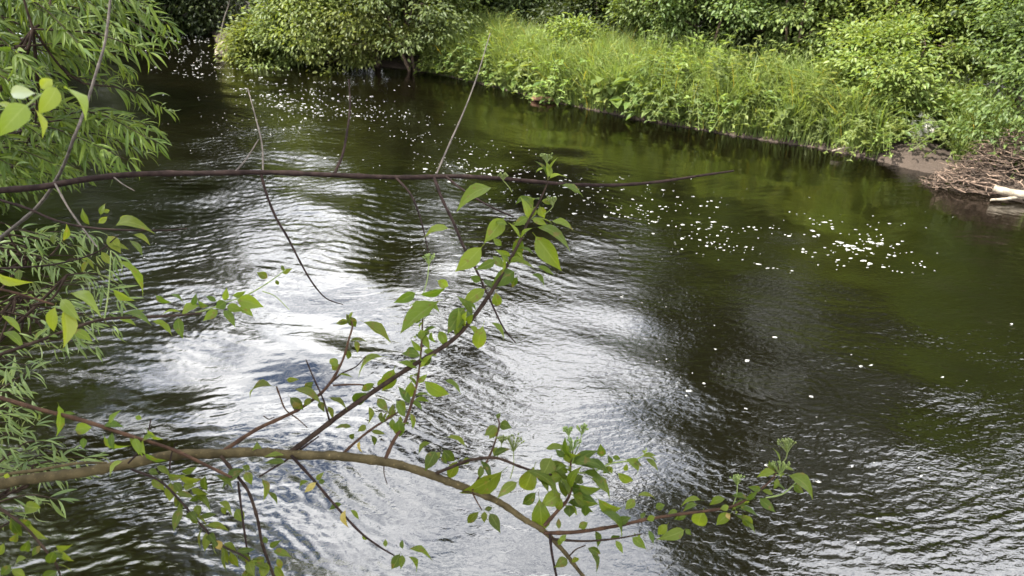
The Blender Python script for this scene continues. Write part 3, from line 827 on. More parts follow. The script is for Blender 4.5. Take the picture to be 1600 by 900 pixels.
    # tall trees whose crowns are seen mirrored in the water
    def tall(px, base_py, crowns, Yd, lb, seed, mat='shaded_leaf', trunk_lean=0, leaf=.17, n=420, spread=.42):
        b = np.array(gp(px, base_py, .6)); e = []
        for (cx, cy, rx, rz) in crowns:                 # crown lobes
            q = MIR(cx, cy, Yd) - b; e.append((q[0], q[1], q[2], rx, rx, rz))
        e = np.array(e); zt = max(e[:, 2]); k = e[np.argmax(e[:, 2])]
        m = plant_mesh(e, n, 46, leaf, [(0, 0, -.2), (k[0] * .2, k[1] * .2, zt * .35), (k[0] * .6, k[1] * .6, zt * .7), (k[0], k[1], zt)], .2, seed=seed, spread=spread, shell=.35, limbs=80)
        plant('tree', lb, 'tree', tuple(b), m, mat, 'trees behind the far bank')
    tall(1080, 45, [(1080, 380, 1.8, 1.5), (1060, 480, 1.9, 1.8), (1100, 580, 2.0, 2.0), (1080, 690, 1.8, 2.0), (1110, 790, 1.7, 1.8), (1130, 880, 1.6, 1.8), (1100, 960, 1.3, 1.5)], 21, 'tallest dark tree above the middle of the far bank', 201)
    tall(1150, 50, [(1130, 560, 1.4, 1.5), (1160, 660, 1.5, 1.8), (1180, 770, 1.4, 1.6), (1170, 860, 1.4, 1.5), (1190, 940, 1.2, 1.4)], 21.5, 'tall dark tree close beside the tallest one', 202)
    tall(1300, 60, [(1350, 360, 1.5, 1.3), (1340, 450, 1.6, 1.5), (1310, 560, 1.7, 1.6), (1290, 660, 1.6, 1.5), (1310, 760, 1.6, 1.5), (1280, 850, 1.4, 1.4)], 19, 'tall green tree behind the rounded shrub', 203, 'shaded_leaf')
    tall(1470, 80, [(1460, 400, 1.7, 1.4), (1490, 500, 1.7, 1.5), (1430, 610, 1.7, 1.5), (1460, 710, 1.6, 1.5), (1440, 800, 1.4, 1.4)], 17, 'tall green tree behind the big bush', 204, 'shaded_leaf')
    tall(1640, 120, [(1600, 430, 1.7, 1.5), (1620, 560, 1.8, 1.6), (1570, 680, 1.6, 1.5), (1640, 780, 1.6, 1.5)], 15, 'tall tree above the dark bush at the edge of view', 205, 'shaded_leaf')
    tall(720, 12, [(715, 585, 1.3, 1.1), (690, 640, 1.4, 1.1), (735, 690, 1.1, 1.0)], 28, 'slender tree with a high narrow crown far behind the shrubs', 206, 'shaded_leaf', n=220, spread=.36)
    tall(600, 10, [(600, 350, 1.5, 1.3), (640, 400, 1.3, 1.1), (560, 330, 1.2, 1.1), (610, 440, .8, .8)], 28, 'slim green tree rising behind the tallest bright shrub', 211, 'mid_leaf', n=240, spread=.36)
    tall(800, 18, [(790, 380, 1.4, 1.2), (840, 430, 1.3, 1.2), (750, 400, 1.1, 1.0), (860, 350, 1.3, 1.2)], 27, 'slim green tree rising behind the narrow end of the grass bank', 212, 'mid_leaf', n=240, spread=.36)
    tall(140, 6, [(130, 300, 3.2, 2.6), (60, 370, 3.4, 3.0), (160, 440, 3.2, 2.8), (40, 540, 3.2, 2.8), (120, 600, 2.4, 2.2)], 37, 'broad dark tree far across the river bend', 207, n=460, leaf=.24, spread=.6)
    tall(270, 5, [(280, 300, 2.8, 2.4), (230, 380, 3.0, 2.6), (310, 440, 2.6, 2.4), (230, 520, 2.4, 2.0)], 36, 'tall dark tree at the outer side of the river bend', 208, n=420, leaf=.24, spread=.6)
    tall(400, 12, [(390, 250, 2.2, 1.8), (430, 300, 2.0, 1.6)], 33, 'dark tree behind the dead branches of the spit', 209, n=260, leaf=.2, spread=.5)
    for k, (x, y_, h, lb) in enumerate([(-16.5, 21.5, 8, 'green tree on the left bank upstream of the big willow'), (-20.5, 25.5, 9, 'green tree on the left bank close to the bend'), (-12.8, 16.5, 7, 'smaller green tree on the left bank just past the big willow')]):
        m = plant_mesh(shrub_lobes(250 + k, 3.2, h, 8, .2), 360, 46, .15, stems=1, trunk_r=.14, seed=260 + k, spread=.4, shell=.45, limbs=60)
        plant('tree', lb, 'tree', (x, y_, gz1(x, y_)), m, 'mid_leaf', 'trees of the left bank')
    # the big willow of the left bank leaning over the river
    b = np.array([-9.0, 10.5, float(ground_z([[-9.0, 10.5]])[0]) - .1])
    e = []
    for (cx, cy, Yd, rx, rz) in [(-60, 480, 10, 1.6, 1.4), (-40, 620, 10, 1.8, 1.6), (60, 770, 10, 1.8, 1.2), (190, 840, 10, 1.6, 1.1), (320, 890, 10, 1.3, .9), (430, 960, 10, 1.2, .9), (120, 920, 10, 1.9, 1.4), (-160, 760, 10, 1.9, 1.6)]:
        q = MIR(cx, cy, Yd) - b; e.append((q[0], q[1], q[2], rx, rx, rz))
    zt = max(x[2] for x in e)
    m = plant_mesh(e, 720, 50, .15, [(0, 0, -.2), (.5, -.1, zt * .35), (1.4, -.3, zt * .7), (2.4, -.3, zt)], .24, seed=220, spread=.35, shell=.3, limbs=90, ratio=.26, droop=.7)
    plant('willow_tree', 'big willow leaning out over the river from the left bank', 'tree', tuple(b), m, 'willow_leaf')
    # added unseen tree; its crown keeps sun off the branches in front
    b = np.array([-5.2, -1.2, float(ground_z([[-5.2, -1.2]])[0]) - .1])
    e = np.array([(-3.6, .2, 7.4, 1.9, 1.9, 1.2), (-2.0, .6, 8.2, 1.7, 1.7, 1.1), (-.6, .0, 8.8, 1.5, 1.5, .9), (-3.0, -1.4, 8.0, 1.8, 1.8, 1.2), (-5.6, -.6, 7.6, 2, 2, 1.4)]) - np.array([*b, 0, 0, 0])
    m = plant_mesh(e, 190, 36, .13, [(0, 0, -.2), (.1, .3, 2.2), (.7, .8, 4.2), (1.6, 1.2, 6)], .2, seed=230, spread=.36, shell=.3, limbs=70)
    plant('tree', 'added unseen tree on the near bank shading the foreground branches', 'tree', tuple(b), m, 'mid_leaf')
shrubs_and_trees()

# ------------------------------------------------------------------ things lying on the far bank
def rock():
    import bmesh
    bm = bmesh.new(); bmesh.ops.create_icosphere(bm, subdivisions=4, radius=1)
    for v in bm.verts:
        p = v.co
        n = .16 * math.sin(p.x * 3 + 1) * math.sin(p.y * 4) + .10 * math.sin(p.z * 7 + p.x * 5) + .05 * math.sin(p.x * 13 + p.y * 11)
        p = p * (1 + n)
        top = max(0, p.z); p.x -= .25 * top
        p.x *= 1 - .35 * top; p.y *= 1 - .3 * top
        v.co = Vector((p.x * .30, p.y * .22, p.z * .28))
    me = bpy.data.meshes.new('boulder'); bm.to_mesh(me); bm.free()
    for pl in me.polygons: pl.use_smooth = True
    me.materials.append(M['rock'])
    o = bpy.data.objects.new('boulder', me); COL.objects.link(o)
    w = ROCK; o.location = (w[0], w[1], float(ground_z(w[None, :2])[0]) + .20)
    tag(o, 'pale pointed boulder on the bank in front of the big bush', 'boulder')
rock()

def debris():
    c = W(1570, 270, .25); z0 = float(ground_z(c[None, :2])[0])
    mb = MB()
    for _ in range(820):
        a = rng.uniform(0, 6.28); rr = rng.uniform(0, 1) ** .6
        x = c[0] + rr * 1.15 * math.cos(a); yv = c[1] + .1 + rr * .5 * math.sin(a)
        gz_ = max(float(ground_z([[x, yv]])[0]), .0)
        z = gz_ + .72 * (1 - rr ** 1.6) * rng.uniform(.4, 1.05) + .02
        t = rng.uniform(0, 3.14) if rng.random() < .5 else rng.normal(2.6, .5)
        l = rng.uniform(.15, .5); dz = rng.normal(0, .14)
        d = np.array([math.cos(t) * l, math.sin(t) * l, dz * l]); k = rng.normal(0, .05, 3)
        p = np.array([x, yv, z])
        tube(mb, [p - d * .5, p + k, p + d * .5], rng.uniform(.003, .009) if rng.random() < .9 else rng.uniform(.012, .02), .003, 5, 3)
    o = mb.build('brush_pile', M['debris'])
    tag(o, 'heap of dead brown sticks washed onto the bank at the right', 'brush pile')
    def log(name, pts, r0, r1, mat, label, cat, lump=.06):
        m = MB(); tube(m, pts, np.linspace(r0, r1, len(pts)), None, 10, 6, rough=lump)
        q = m.build(name, mat); tag(q, label, cat); return q
    def wp(px, py, z): return W(px, py, z)
    log('driftwood_log', [wp(1553, 294, .16), wp(1575, 300, .14), wp(1600, 304, .12), wp(1650, 312, .10)], .055, .07, M['driftwood'], 'bleached white log at the water edge below the brush pile', 'log')
    log('driftwood_stick', [wp(1548, 312, .05), wp(1570, 311, .06), wp(1600, 306, .08)], .018, .028, M['driftwood'], 'thin pale stick pointing into the water under the white log', 'stick')
    log('driftwood_stick', [wp(1500, 275, .05), wp(1492, 262, .18), wp(1485, 244, .40)], .016, .010, M['driftwood'], 'upright bleached stick leaning beside the brush pile', 'stick')
    log('driftwood_stick', [wp(1488, 281, .04), wp(1500, 276, .08), wp(1530, 272, .16), wp(1560, 268, .2)], .014, .010, M['driftwood'], 'long thin pale stick lying along the foot of the brush pile', 'stick')
    log('driftwood_stick', [wp(1300, 236, .10), wp(1315, 232, .14), wp(1330, 230, .13)], .014, .009, M['driftwood'], 'short pale stick on the bare soil left of the boulder', 'stick')
    log('rotten_log', [wp(832, 153, .05), wp(850, 154, .10), wp(868, 156, .06)], .07, .05, M['rotten'], 'short reddish brown log half in the water below the grass', 'log')
    # pale bent branch and dead sticks on the far spit
    log('driftwood_branch', [wp(341, 88, .0), wp(339, 80, .10), wp(345, 70, .35), wp(356, 62, .5)], .075, .06, M['driftwood'], 'thick pale bent branch at the tip of the far spit', 'branch')
    def dead(pxs, zb, r0, label):
        p0 = W(*pxs[0], zb); d = (p0 - CAM) @ FWD
        pts = [P(x, y_, d + rng.normal(0, .12)) for x, y_ in pxs]
        log('dead_branch', pts, r0, .008, M['twig_grey'], label, 'dead branch')
    dead([(352, 86), (345, 60), (350, 30), (358, 5), (362, -25)], .05, .035, 'grey dead branch rising from the spit beside the pale bent branch')
    dead([(428, 92), (422, 70), (418, 40), (414, 12)], .03, .03, 'bare dead stem standing at the waterline of the olive shrub')
    dead([(440, 95), (425, 82), (412, 62), (402, 50)], .03, .02, 'dead twig leaning left over the water from the olive shrub')
    dead([(470, 97), (452, 88), (440, 84), (410, 80)], .03, .018, 'low dead twig reaching along the waterline from the shrubs')
    dead([(285, 25), (305, 12), (330, -2), (350, -14)], .6, .03, 'long dead branch slanting over the river bend')
debris()

# ------------------------------------------------------------------ foreground branches
PXM = 1 / FPX
class Branch:
    """a branch built of pixel polylines at a given depth; each twig carries its own leaves"""
    def __init__(self, name, label, cat, root, group=None):
        self.t = empty(name, root); tag(self.t, label, cat, group); self.root = np.array(root)
    def stem(self, pts, r, mat, depth, name='stem', parent=None, nodes=.18, sides=9, per=6, rough=.03):
        """pts: (px,py[,depth]); r radii in px"""
        q = np.array([P(p[0], p[1], p[2] if len(p) > 2 else depth) for p in pts])
        dd = np.array([p[2] if len(p) > 2 else depth for p in pts])
        rr = np.interp(np.linspace(0, 1, len(pts)), np.linspace(0, 1, len(r)), r) * PXM * dd
        q[1:-1] += rng.normal(0, .35, (len(q) - 2, 3)) * rr[1:-1, None]
        mb = MB(); c = tube(mb, q, rr, None, sides, per, rough=rough, nodes=nodes)
        o = mb.build(name, M[mat], parent or self.t, origin=self.root)
        return o, c
    def world_stem(self, pts, r, mat, name='stem'):
        mb = MB(); tube(mb, np.array(pts), r, None, 9, 6, rough=.03, nodes=.15)
        return mb.build(name, M[mat], self.t, origin=self.root)

def leaf_px(mb, bx, by, tx, ty, w, d, kind='ovate', dd=None, arch=None):
    Lp = math.hypot(tx - bx, ty - by)
    real_len = Lp / math.cos(R(rng.uniform(5, 28)))
    d2 = d + (dd if dd is not None else rng.choice([-1, 1]) * math.sqrt(max(real_len ** 2 - Lp ** 2, 0)) * PXM * d)
    b = P(bx, by, d); t = P(tx, ty, d2)
    full = max(w, Lp * (.40 if kind == 'ovate' else .5))
    roll = math.acos(min(1, w / full)) * rng.choice([-1, 1])
    ax = unit(t - b); view = unit(CAM - b); view = unit(view - ax * (view @ ax)); sd = np.cross(ax, view)
    nor = view * math.cos(roll) + sd * math.sin(roll)
    if nor[2] < -.1 and rng.random() < .85: nor = view * math.cos(roll) - sd * math.sin(roll)
    near_leaf(mb, b, t, nor, full * PXM * d, arch=rng.uniform(.04, .28) if arch is None else arch, kind=kind, fold=rng.uniform(.12, .55), wav=rng.uniform(.02, .09))

def auto_leaves(mb, curve, n, l0, l1, t0=.25, t1=1.0, kind='ovate', droop=.35, ratio=(.28, .42)):
    """pairs of leaves springing from a stem"""
    for k in range(n):
        q = rng.uniform(t0, t1); i = int(q * (len(curve) - 1)); b = curve[i]
        tg = unit(curve[min(i + 1, len(curve) - 1)] - curve[max(i - 1, 0)])
        s = unit(np.cross(tg, rng.normal(0, 1, 3)))
        d = unit(tg * rng.uniform(.2, .9) + s * rng.uniform(.6, 1) - np.array([0, 0, droop * rng.uniform(.3, 1.2)]))
        L = rng.uniform(l0, l1); nor = unit(np.array([0, -.25, 1.0]) + rng.normal(0, .4, 3))
        near_leaf(mb, b, b + d * L, nor, L * rng.uniform(*ratio), arch=rng.uniform(.05, .2), kind=kind, fold=rng.uniform(.1, .3))

def flower(mb, px, py, d, size, stalk=None, n=16):
    """flat-topped green bud cluster: forked stalk with a bud on each tip"""
    c = P(px, py, d); size *= 1.45; n = 24; s = size * PXM * d
    base = c - UPV * s * .6
    if stalk is not None:
        sp = P(stalk[0], stalk[1], d)
        tube(mb, [sp, sp * .5 + base * .5 + RGT * s * .1, base], .0011, .0009, 5, 3)
    for k in range(n):
        a = rng.uniform(0, 6.28); r = math.sqrt(rng.random()) * s * .55
        tip = c + RGT * math.cos(a) * r + FWD * math.sin(a) * r * .8 + UPV * rng.uniform(-.12, .22) * s
        tube(mb, [base, base * .4 + tip * .6 + UPV * .06 * s, tip], .0007, .0005, 4, 2)
        ax = unit(tip - base)
        tube(mb, [tip - ax * .0022, tip - ax * .001, tip + ax * .001, tip + ax * .0024], [.0006, .0017, .0018, .0006], None, 6, 2)

# --- the bare dark branch crossing the upper half
def bare_branch():
    root = (-3.1, 2.3, float(ground_z([[-3.1, 2.3]])[0]) - .05)
    b = Branch('bare_branch', 'long thin dark leafless branch stretching level across the upper river', 'branch', root)
    D = 2.05
    main = [(-60, 308, 2.0), (0, 298, 2.0), (60, 290, 2.0), (140, 281, 2.02), (220, 273, 2.03), (320, 269, 2.05), (420, 268, 2.06), (520, 272, 2.08), (620, 274, 2.1), (720, 275, 2.12), (800, 280, 2.14), (880, 286, 2.16), (960, 290, 2.18), (1030, 284, 2.2), (1090, 275, 2.22), (1146, 267, 2.24)]
    p0 = P(-60, 308, 2.0)
    b.world_stem([root, np.array(root) * .6 + p0 * .4 + [.0, 0, .25], np.array(root) * .2 + p0 * .8 + [0, 0, .12], p0], [.016, .013, .010, .0088], 'branch_dark')
    b.stem(main, [5.4, 5.0, 4.8, 4.5, 4.2, 4.0, 3.9, 3.6, 3.2, 2.8, 2.4, 2.0, 1.5], 'branch_dark', D, name='main_shoot', nodes=.22, per=7, rough=.045)
    tw = [([(408, 272), (416, 300), (432, 340), (450, 372), (470, 410), (490, 445), (510, 467), (536, 476)], [2.2, 1.8, 1.4, .7], 'branch_dark', 2.06, -.1),
          ([(523, 271), (535, 242), (543, 205), (547, 165), (545, 124)], [2.3, 1.9, 1.6, 1.0], 'branch_dark', 2.08, .1),
          ([(682, 272), (700, 230), (725, 175), (745, 120), (766, 52)], [1.6, 1.4, 1.1, .7], 'twig_grey', 2.11, .25),
          ([(411, 267), (409, 226), (400, 185), (387, 138)], [1.5, 1.2, .8], 'twig_grey', 2.06, .15),
          ([(368, 268), (385, 248), (404, 218)], [1.6, 1.2, .9], 'twig_grey', 2.05, .1),
          ([(617, 276), (638, 300), (652, 325), (662, 360), (671, 402)], [2.0, 1.6, 1.3, .8], 'branch_dark', 2.1, -.15),
          ([(678, 276), (690, 310), (708, 345), (724, 385), (740, 415), (762, 460), (785, 510), (806, 536)], [2.6, 2.3, 2.0, 1.6, .8], 'branch_dark', 2.11, -.25),
          ([(697, 276), (720, 295), (760, 320), (802, 339)], [2.0, 1.6, 1.0], 'branch_dark', 2.11, -.1),
          ([(86, 287), (110, 330), (145, 376), (152, 386)], [1.8, 1.5, .8], 'twig_grey', 2.0, -.1),
          ([(178, 277), (192, 288), (210, 298)], [1.2, 1.0, .6], 'twig_grey', 2.02, -.05)]
    for pts, r, mt, d, dz in tw:
        n = len(pts); b.stem([(x, y_, d + dz * k / (n - 1)) for k, (x, y_) in enumerate(pts)], r, mt, d, 'twig', nodes=.2, sides=7)
    t = Branch('bare_twig', 'thin dark curved twig reaching in below the long bare branch', 'twig', root)
    pts = [(-40, 296), (0, 312), (40, 325), (90, 345), (140, 355), (200, 360), (260, 360), (292, 357)]
    p0 = P(-40, 296, 1.9)
    t.world_stem([root, np.array(root) * .5 + p0 * .5 + [0, 0, .1], p0], [.010, .006, .0036], 'branch_dark')
    t.stem(pts, [2.2, 2.0, 1.6, .9], 'branch_dark', 1.9, 'main_shoot', sides=7)
bare_branch()

# --- the dogwood branch arching across the lower half
def dogwood():
    root = (-2.3, 1.7, float(ground_z([[-2.3, 1.7]])[0]) - .05)
    b = Branch('dogwood_branch', 'thick olive leafy dogwood branch arching across the lower river with green buds', 'branch', root)
    D = 1.5
    main = [(-60, 768), (0, 757), (60, 745), (130, 733), (200, 722), (270, 714), (340, 709), (400, 707), (460, 709), (530, 714), (600, 723), (650, 735), (700, 752), (740, 768), (780, 786), (820, 810), (850, 831), (880, 862), (910, 897), (945, 940)]
    p0 = P(-60, 768, D)
    b.world_stem([root, np.array(root) * .6 + p0 * .4 + [0, 0, .12], p0 * .8 + np.array(root) * .2 + [0, 0, .05], p0], [.016, .0135, .0115, .0106], 'stem_olive')
    b.stem(main, [8.4, 8.0, 8.0, 7.8, 7.6, 7.2, 7.0, 6.6, 6.2, 5.6, 5.0, 4.2, 3.2, 2.6], 'stem_olive', D, 'main_shoot', nodes=.16, sides=12, per=9, rough=.045)
    def side(pts, r, mat, d0, d1, leaves=(), auto=0, alen=(.035, .06), flowers=(), t0=.25, leafmat='dogwood_leaf', dry=()):
        n = len(pts)
        o, c = b.stem([(x, y_, d0 + (d1 - d0) * k / (n - 1)) for k, (x, y_) in enumerate(pts)], r, mat, d0, 'side_branch', nodes=.2, sides=8)
        px = np.array(pts, dtype=float); ts = np.linspace(0, 1, n)
        def dep(x, y_):
            i = np.argmin((px[:, 0] - x) ** 2 + (px[:, 1] - y_) ** 2); return d0 + (d1 - d0) * ts[i]
        if len(leaves) or auto:
            mb = MB()
            for lf in leaves: leaf_px(mb, *lf[:5], dep(lf[0], lf[1]) + rng.normal(0, .012), *(lf[5:] or ()))
            if auto: auto_leaves(mb, c, auto, *alen, t0=t0)
            mb.build('leaves', M[leafmat], o, origin=b.root)
        if len(dry):
            for lf in dry:
                mb = MB(); leaf_px(mb, *lf[:5], dep(lf[0], lf[1]) - .01)
                q = mb.build('dry_leaf', M['dry_leaf'], o, origin=b.root)
                q['label'] = 'withered yellow leaf'
        for (x, y_, s, st) in flowers:
            mb = MB(); flower(mb, x, y_, dep(*(st or (x, y_))), s, st); mb.build('flower_cluster', M['bud'], o, origin=b.root)
        return o
    # the long straight side shoot up to the right
    side([(452, 708), (480, 685), (530, 650), (580, 615), (640, 573), (690, 545), (715, 525), (740, 495), (770, 450), (795, 410), (815, 370), (825, 345), (840, 318), (855, 285), (857, 262)],
         [4.2, 4.0, 3.8, 3.5, 3.3, 3.0, 2.6, 2.0, 1.4, .9], 'stem_brown', 1.5, 1.72,
         [(776, 294, 713, 320, 20), (855, 282, 856, 250, 10), (872, 288, 915, 304, 10), (832, 312, 802, 317, 9), (836, 322, 828, 343, 13), (843, 320, 851, 341, 14), (828, 337, 802, 353, 13), (790, 337, 757, 379, 25),
          (708, 358, 656, 368, 12), (858, 346, 896, 355, 10), (833, 356, 893, 377, 13), (832, 363, 874, 424, 29), (813, 364, 806, 408, 18), (757, 381, 711, 424, 27), (776, 405, 745, 420, 14), (783, 398, 795, 410, 9),
          (808, 422, 768, 449, 25), (810, 430, 800, 450, 10), (774, 452, 779, 482, 16), (763, 449, 722, 478, 20), (836, 416, 867, 429, 8), (827, 428, 854, 446, 8), (757, 502, 745, 551, 22), (763, 502, 792, 528, 8),
          (729, 476, 700, 521, 26), (722, 480, 716, 518, 14), (618, 571, 596, 613, 24), (577, 611, 551, 634, 20), (589, 597, 563, 612, 12), (588, 620, 606, 643, 14), (620, 625, 634, 641, 16), (660, 557, 627, 552, 13), (677, 552, 657, 574, 12),
          (575, 633, 580, 660, 8), (690, 593, 723, 613, 8), (795, 352, 772, 346, 9), (800, 400, 775, 392, 10), (753, 440, 735, 432, 12), (785, 385, 770, 372, 10)],
         auto=34, alen=(.035, .062), t0=.4, flowers=[(854, 244, 13, (856, 262)), (786, 274, 9, (800, 300)), (864, 312, 12, (850, 335))])
    # reddish shoot left of it
    side([(350, 704), (400, 671), (440, 653), (470, 638), (500, 615), (520, 590), (535, 560), (545, 530), (550, 508), (544, 494)], [3.2, 2.8, 2.4, 2.0, 1.6, 1.1], 'stem_red', 1.5, 1.58,
         [(432, 605, 383, 611, 12), (446, 594, 466, 593, 8), (475, 608, 489, 597, 12), (450, 618, 475, 641, 16), (455, 607, 503, 626, 12), (487, 620, 474, 634, 10), (497, 627, 506, 643, 10), (507, 623, 543, 633, 6), (510, 633, 522, 654, 8),
          (532, 568, 518, 579, 12), (547, 545, 543, 563, 8), (562, 500, 613, 532, 15), (543, 492, 557, 512, 14), (554, 530, 560, 551, 8), (541, 545, 545, 561, 8), (550, 505, 541, 490, 8)], auto=9, alen=(.022, .04))
    side([(432, 604), (438, 620), (446, 640), (466, 655), (480, 668)], [1.4, 1.3, 1.0, .7], 'stem_red', 1.52, 1.55)
    side([(517, 598), (535, 583), (556, 572), (572, 556)], [1.6, 1.2, .7], 'stem_brown', 1.55, 1.57)
    side([(520, 602), (560, 601), (590, 606), (600, 600)], [1.5, 1.2, .7], 'stem_red', 1.55, 1.6, [(606, 557, 553, 581, 9), (590, 606, 601, 590, 8)])
    side([(515, 658), (505, 625), (490, 590), (478, 562)], [1.7, 1.4, .9], 'stem_brown', 1.51, 1.46)
    side([(412, 650), (420, 655), (428, 652)], [1.0, .7], 'stem_brown', 1.51, 1.5)
    # shoot rising through the middle
    side([(600, 722), (615, 690), (632, 660), (645, 620), (653, 590), (658, 550), (660, 505), (662, 470)], [3.2, 2.7, 2.2, 1.8, 1.4, .9], 'stem_red', 1.5, 1.6,
         [(692, 468, 624, 520, 26), (681, 437, 702, 448, 14), (653, 455, 617, 474, 16), (652, 461, 697, 451, 11), (643, 590, 640, 626, 17), (658, 591, 703, 621, 20), (623, 650, 625, 686, 18), (613, 652, 615, 673, 10), (640, 642, 648, 671, 8), (685, 514, 698, 543, 14),
          (675, 515, 680, 539, 7), (660, 520, 671, 545, 12), (655, 545, 630, 556, 9), (650, 600, 668, 585, 9), (640, 625, 660, 640, 8), (660, 475, 690, 485, 10), (662, 500, 640, 500, 8)], auto=28, alen=(.03, .055), flowers=[(670, 402, 14, (661, 460))])
    side([(530, 714), (560, 686), (585, 668), (605, 655), (622, 644)], [2.2, 1.8, 1.2], 'stem_red', 1.5, 1.54,
         [(553, 668, 522, 667, 7), (573, 663, 559, 674, 10), (555, 676, 545, 686, 9), (578, 678, 587, 698, 8), (575, 633, 580, 660, 8), (600, 655, 620, 640, 8), (605, 660, 590, 650, 8)], auto=5, alen=(.02, .034), dry=[(563, 687, 563, 708, 5)])
    side([(600, 725), (600, 740), (605, 757)], [1.0, .6], 'stem_brown', 1.5, 1.49)
    # shoot carrying the dense leaf mass at the right
    side([(668, 745), (700, 731), (735, 719), (775, 717), (810, 727), (838, 737), (862, 742)], [2.6, 2.4, 2.1, 1.6], 'stem_brown', 1.5, 1.47,
         [(676, 692, 651, 707, 8), (693, 683, 735, 696, 9), (682, 702, 665, 734, 20), (690, 700, 712, 722, 16), (717, 716, 700, 751, 18), (736, 716, 722, 726, 10), (752, 724, 749, 749, 10), (793, 729, 718, 776, 26), (838, 721, 815, 773, 28), (862, 712, 846, 743, 26),
          (815, 734, 875, 763, 14), (812, 752, 777, 776, 16), (840, 766, 815, 789, 16), (690, 705, 676, 722, 10), (700, 728, 690, 705, 8)], auto=6, alen=(.03, .05), flowers=[(802, 687, 22, (797, 748)), (784, 685, 10, (775, 717))], t0=.1)
    side([(738, 766), (755, 735), (770, 700), (780, 665), (776, 650)], [1.8, 1.5, 1.0], 'stem_red', 1.49, 1.52, [(777, 663, 757, 681, 14), (779, 665, 765, 686, 16), (780, 661, 798, 668, 16), (776, 655, 782, 645, 7), (778, 697, 771, 711, 8)])
    side([(738, 770), (745, 783), (753, 797)], [1.3, .9], 'stem_red', 1.49, 1.47, [(752, 797, 729, 820, 13), (758, 797, 757, 817, 10), (763, 799, 781, 832, 16), (755, 796, 770, 793, 8)])
    side([(850, 822), (870, 801), (886, 780), (892, 755), (890, 730), (895, 705)], [3.0, 2.6, 2.0, 1.3], 'stem_red', 1.48, 1.50,
         [(841, 768, 843, 842, 30), (879, 768, 845, 789, 25), (890, 788, 890, 808, 18), (916, 785, 914, 808, 14), (849, 702, 886, 698, 10), (870, 708, 923, 717, 16), (940, 716, 938, 694, 14), (915, 745, 961, 777, 16), (961, 735, 991, 757, 14), (971, 716, 1004, 741, 14),
          (955, 713, 970, 718, 8), (929, 773, 977, 800, 18), (934, 796, 981, 837, 14), (939, 800, 964, 801, 7), (895, 730, 935, 722, 12), (890, 740, 862, 725, 12), (900, 720, 955, 740, 14), (885, 760, 920, 770, 14), (890, 770, 935, 790, 14), (880, 775, 870, 800, 12), (905, 735, 950, 760, 12),
          (885, 715, 868, 702, 10), (880, 745, 848, 752, 16), (900, 755, 940, 768, 13), (888, 785, 930, 800, 10)], auto=24, alen=(.04, .07), flowers=[(889, 671, 12, (889, 712)), (909, 668, 13, (897, 712)), (895, 690, 17, (893, 725)), (886, 754, 14, (889, 775))], t0=.25)
    side([(892, 738), (925, 738), (955, 725), (985, 720), (1005, 712), (1010, 700)], [1.4, 1.2, .8], 'stem_green', 1.5, 1.52, [(1005, 715, 1030, 735, 8), (980, 722, 975, 738, 8), (960, 728, 940, 740, 9), (955, 725, 950, 712, 8)], auto=6, alen=(.02, .035))
    side([(850, 833), (900, 830), (960, 822), (1010, 812), (1060, 804), (1110, 797), (1148, 791), (1180, 771), (1208, 746), (1220, 722)], [3.0, 2.8, 2.5, 2.2, 1.9, 1.4, .9], 'stem_red', 1.48, 1.56,
         [(874, 829, 873, 809, 8), (902, 826, 919, 816, 12), (928, 826, 937, 856, 10), (960, 818, 986, 808, 14), (994, 778, 977, 796, 14), (993, 777, 1026, 774, 7), (1023, 795, 1039, 789, 12), (1025, 806, 1010, 812, 10), (1045, 817, 1027, 837, 14), (1072, 826, 1030, 841, 18), (1070, 826, 1080, 836, 8),
          (1100, 782, 1062, 788, 8), (1092, 788, 1067, 796, 9), (1100, 794, 1090, 824, 24, 'round'), (1075, 806, 1053, 812, 10), (1137, 779, 1107, 788, 12), (1175, 790, 1142, 794, 10), (1152, 795, 1184, 802, 8), (1145, 800, 1119, 821, 16), (1160, 802, 1176, 825, 16), (1145, 803, 1183, 830, 8),
          (1184, 776, 1212, 799, 14), (1215, 738, 1182, 742, 12), (1224, 741, 1277, 775, 20), (1238, 756, 1256, 771, 12), (1190, 765, 1170, 761, 10), (1188, 766, 1210, 772, 8), (1140, 775, 1172, 780, 8), (1040, 806, 1060, 795, 9), (1215, 745, 1210, 765, 8)], auto=16, alen=(.025, .045),
         flowers=[(1230, 692, 18, (1221, 725)), (1219, 727, 18, (1212, 742)), (1152, 746, 14, (1146, 788))], t0=.3, dry=[(1135, 800, 1140, 812, 7)])
    side([(1196, 778), (1222, 772), (1240, 758), (1250, 745)], [1.2, .9], 'stem_green', 1.55, 1.57)
    side([(862, 842), (910, 846), (960, 842), (1004, 834)], [2.0, 1.6, .9], 'stem_brown', 1.48, 1.46, [(985, 838, 1009, 858, 14), (872, 847, 885, 835, 9), (1000, 836, 1000, 850, 8), (1012, 826, 1022, 850, 8), (880, 838, 872, 853, 8)], auto=3, alen=(.025, .04))
    side([(859, 834), (862, 862), (869, 899), (874, 930)], [2.2, 2.0, 1.8], 'branch_dark', 1.48, 1.46)
    side([(890, 868), (900, 858), (915, 852)], [1.3, .9], 'stem_brown', 1.47, 1.46, [(888, 872, 868, 886, 16), (896, 868, 901, 880, 12), (915, 855, 940, 866, 12), (918, 858, 936, 893, 8)])
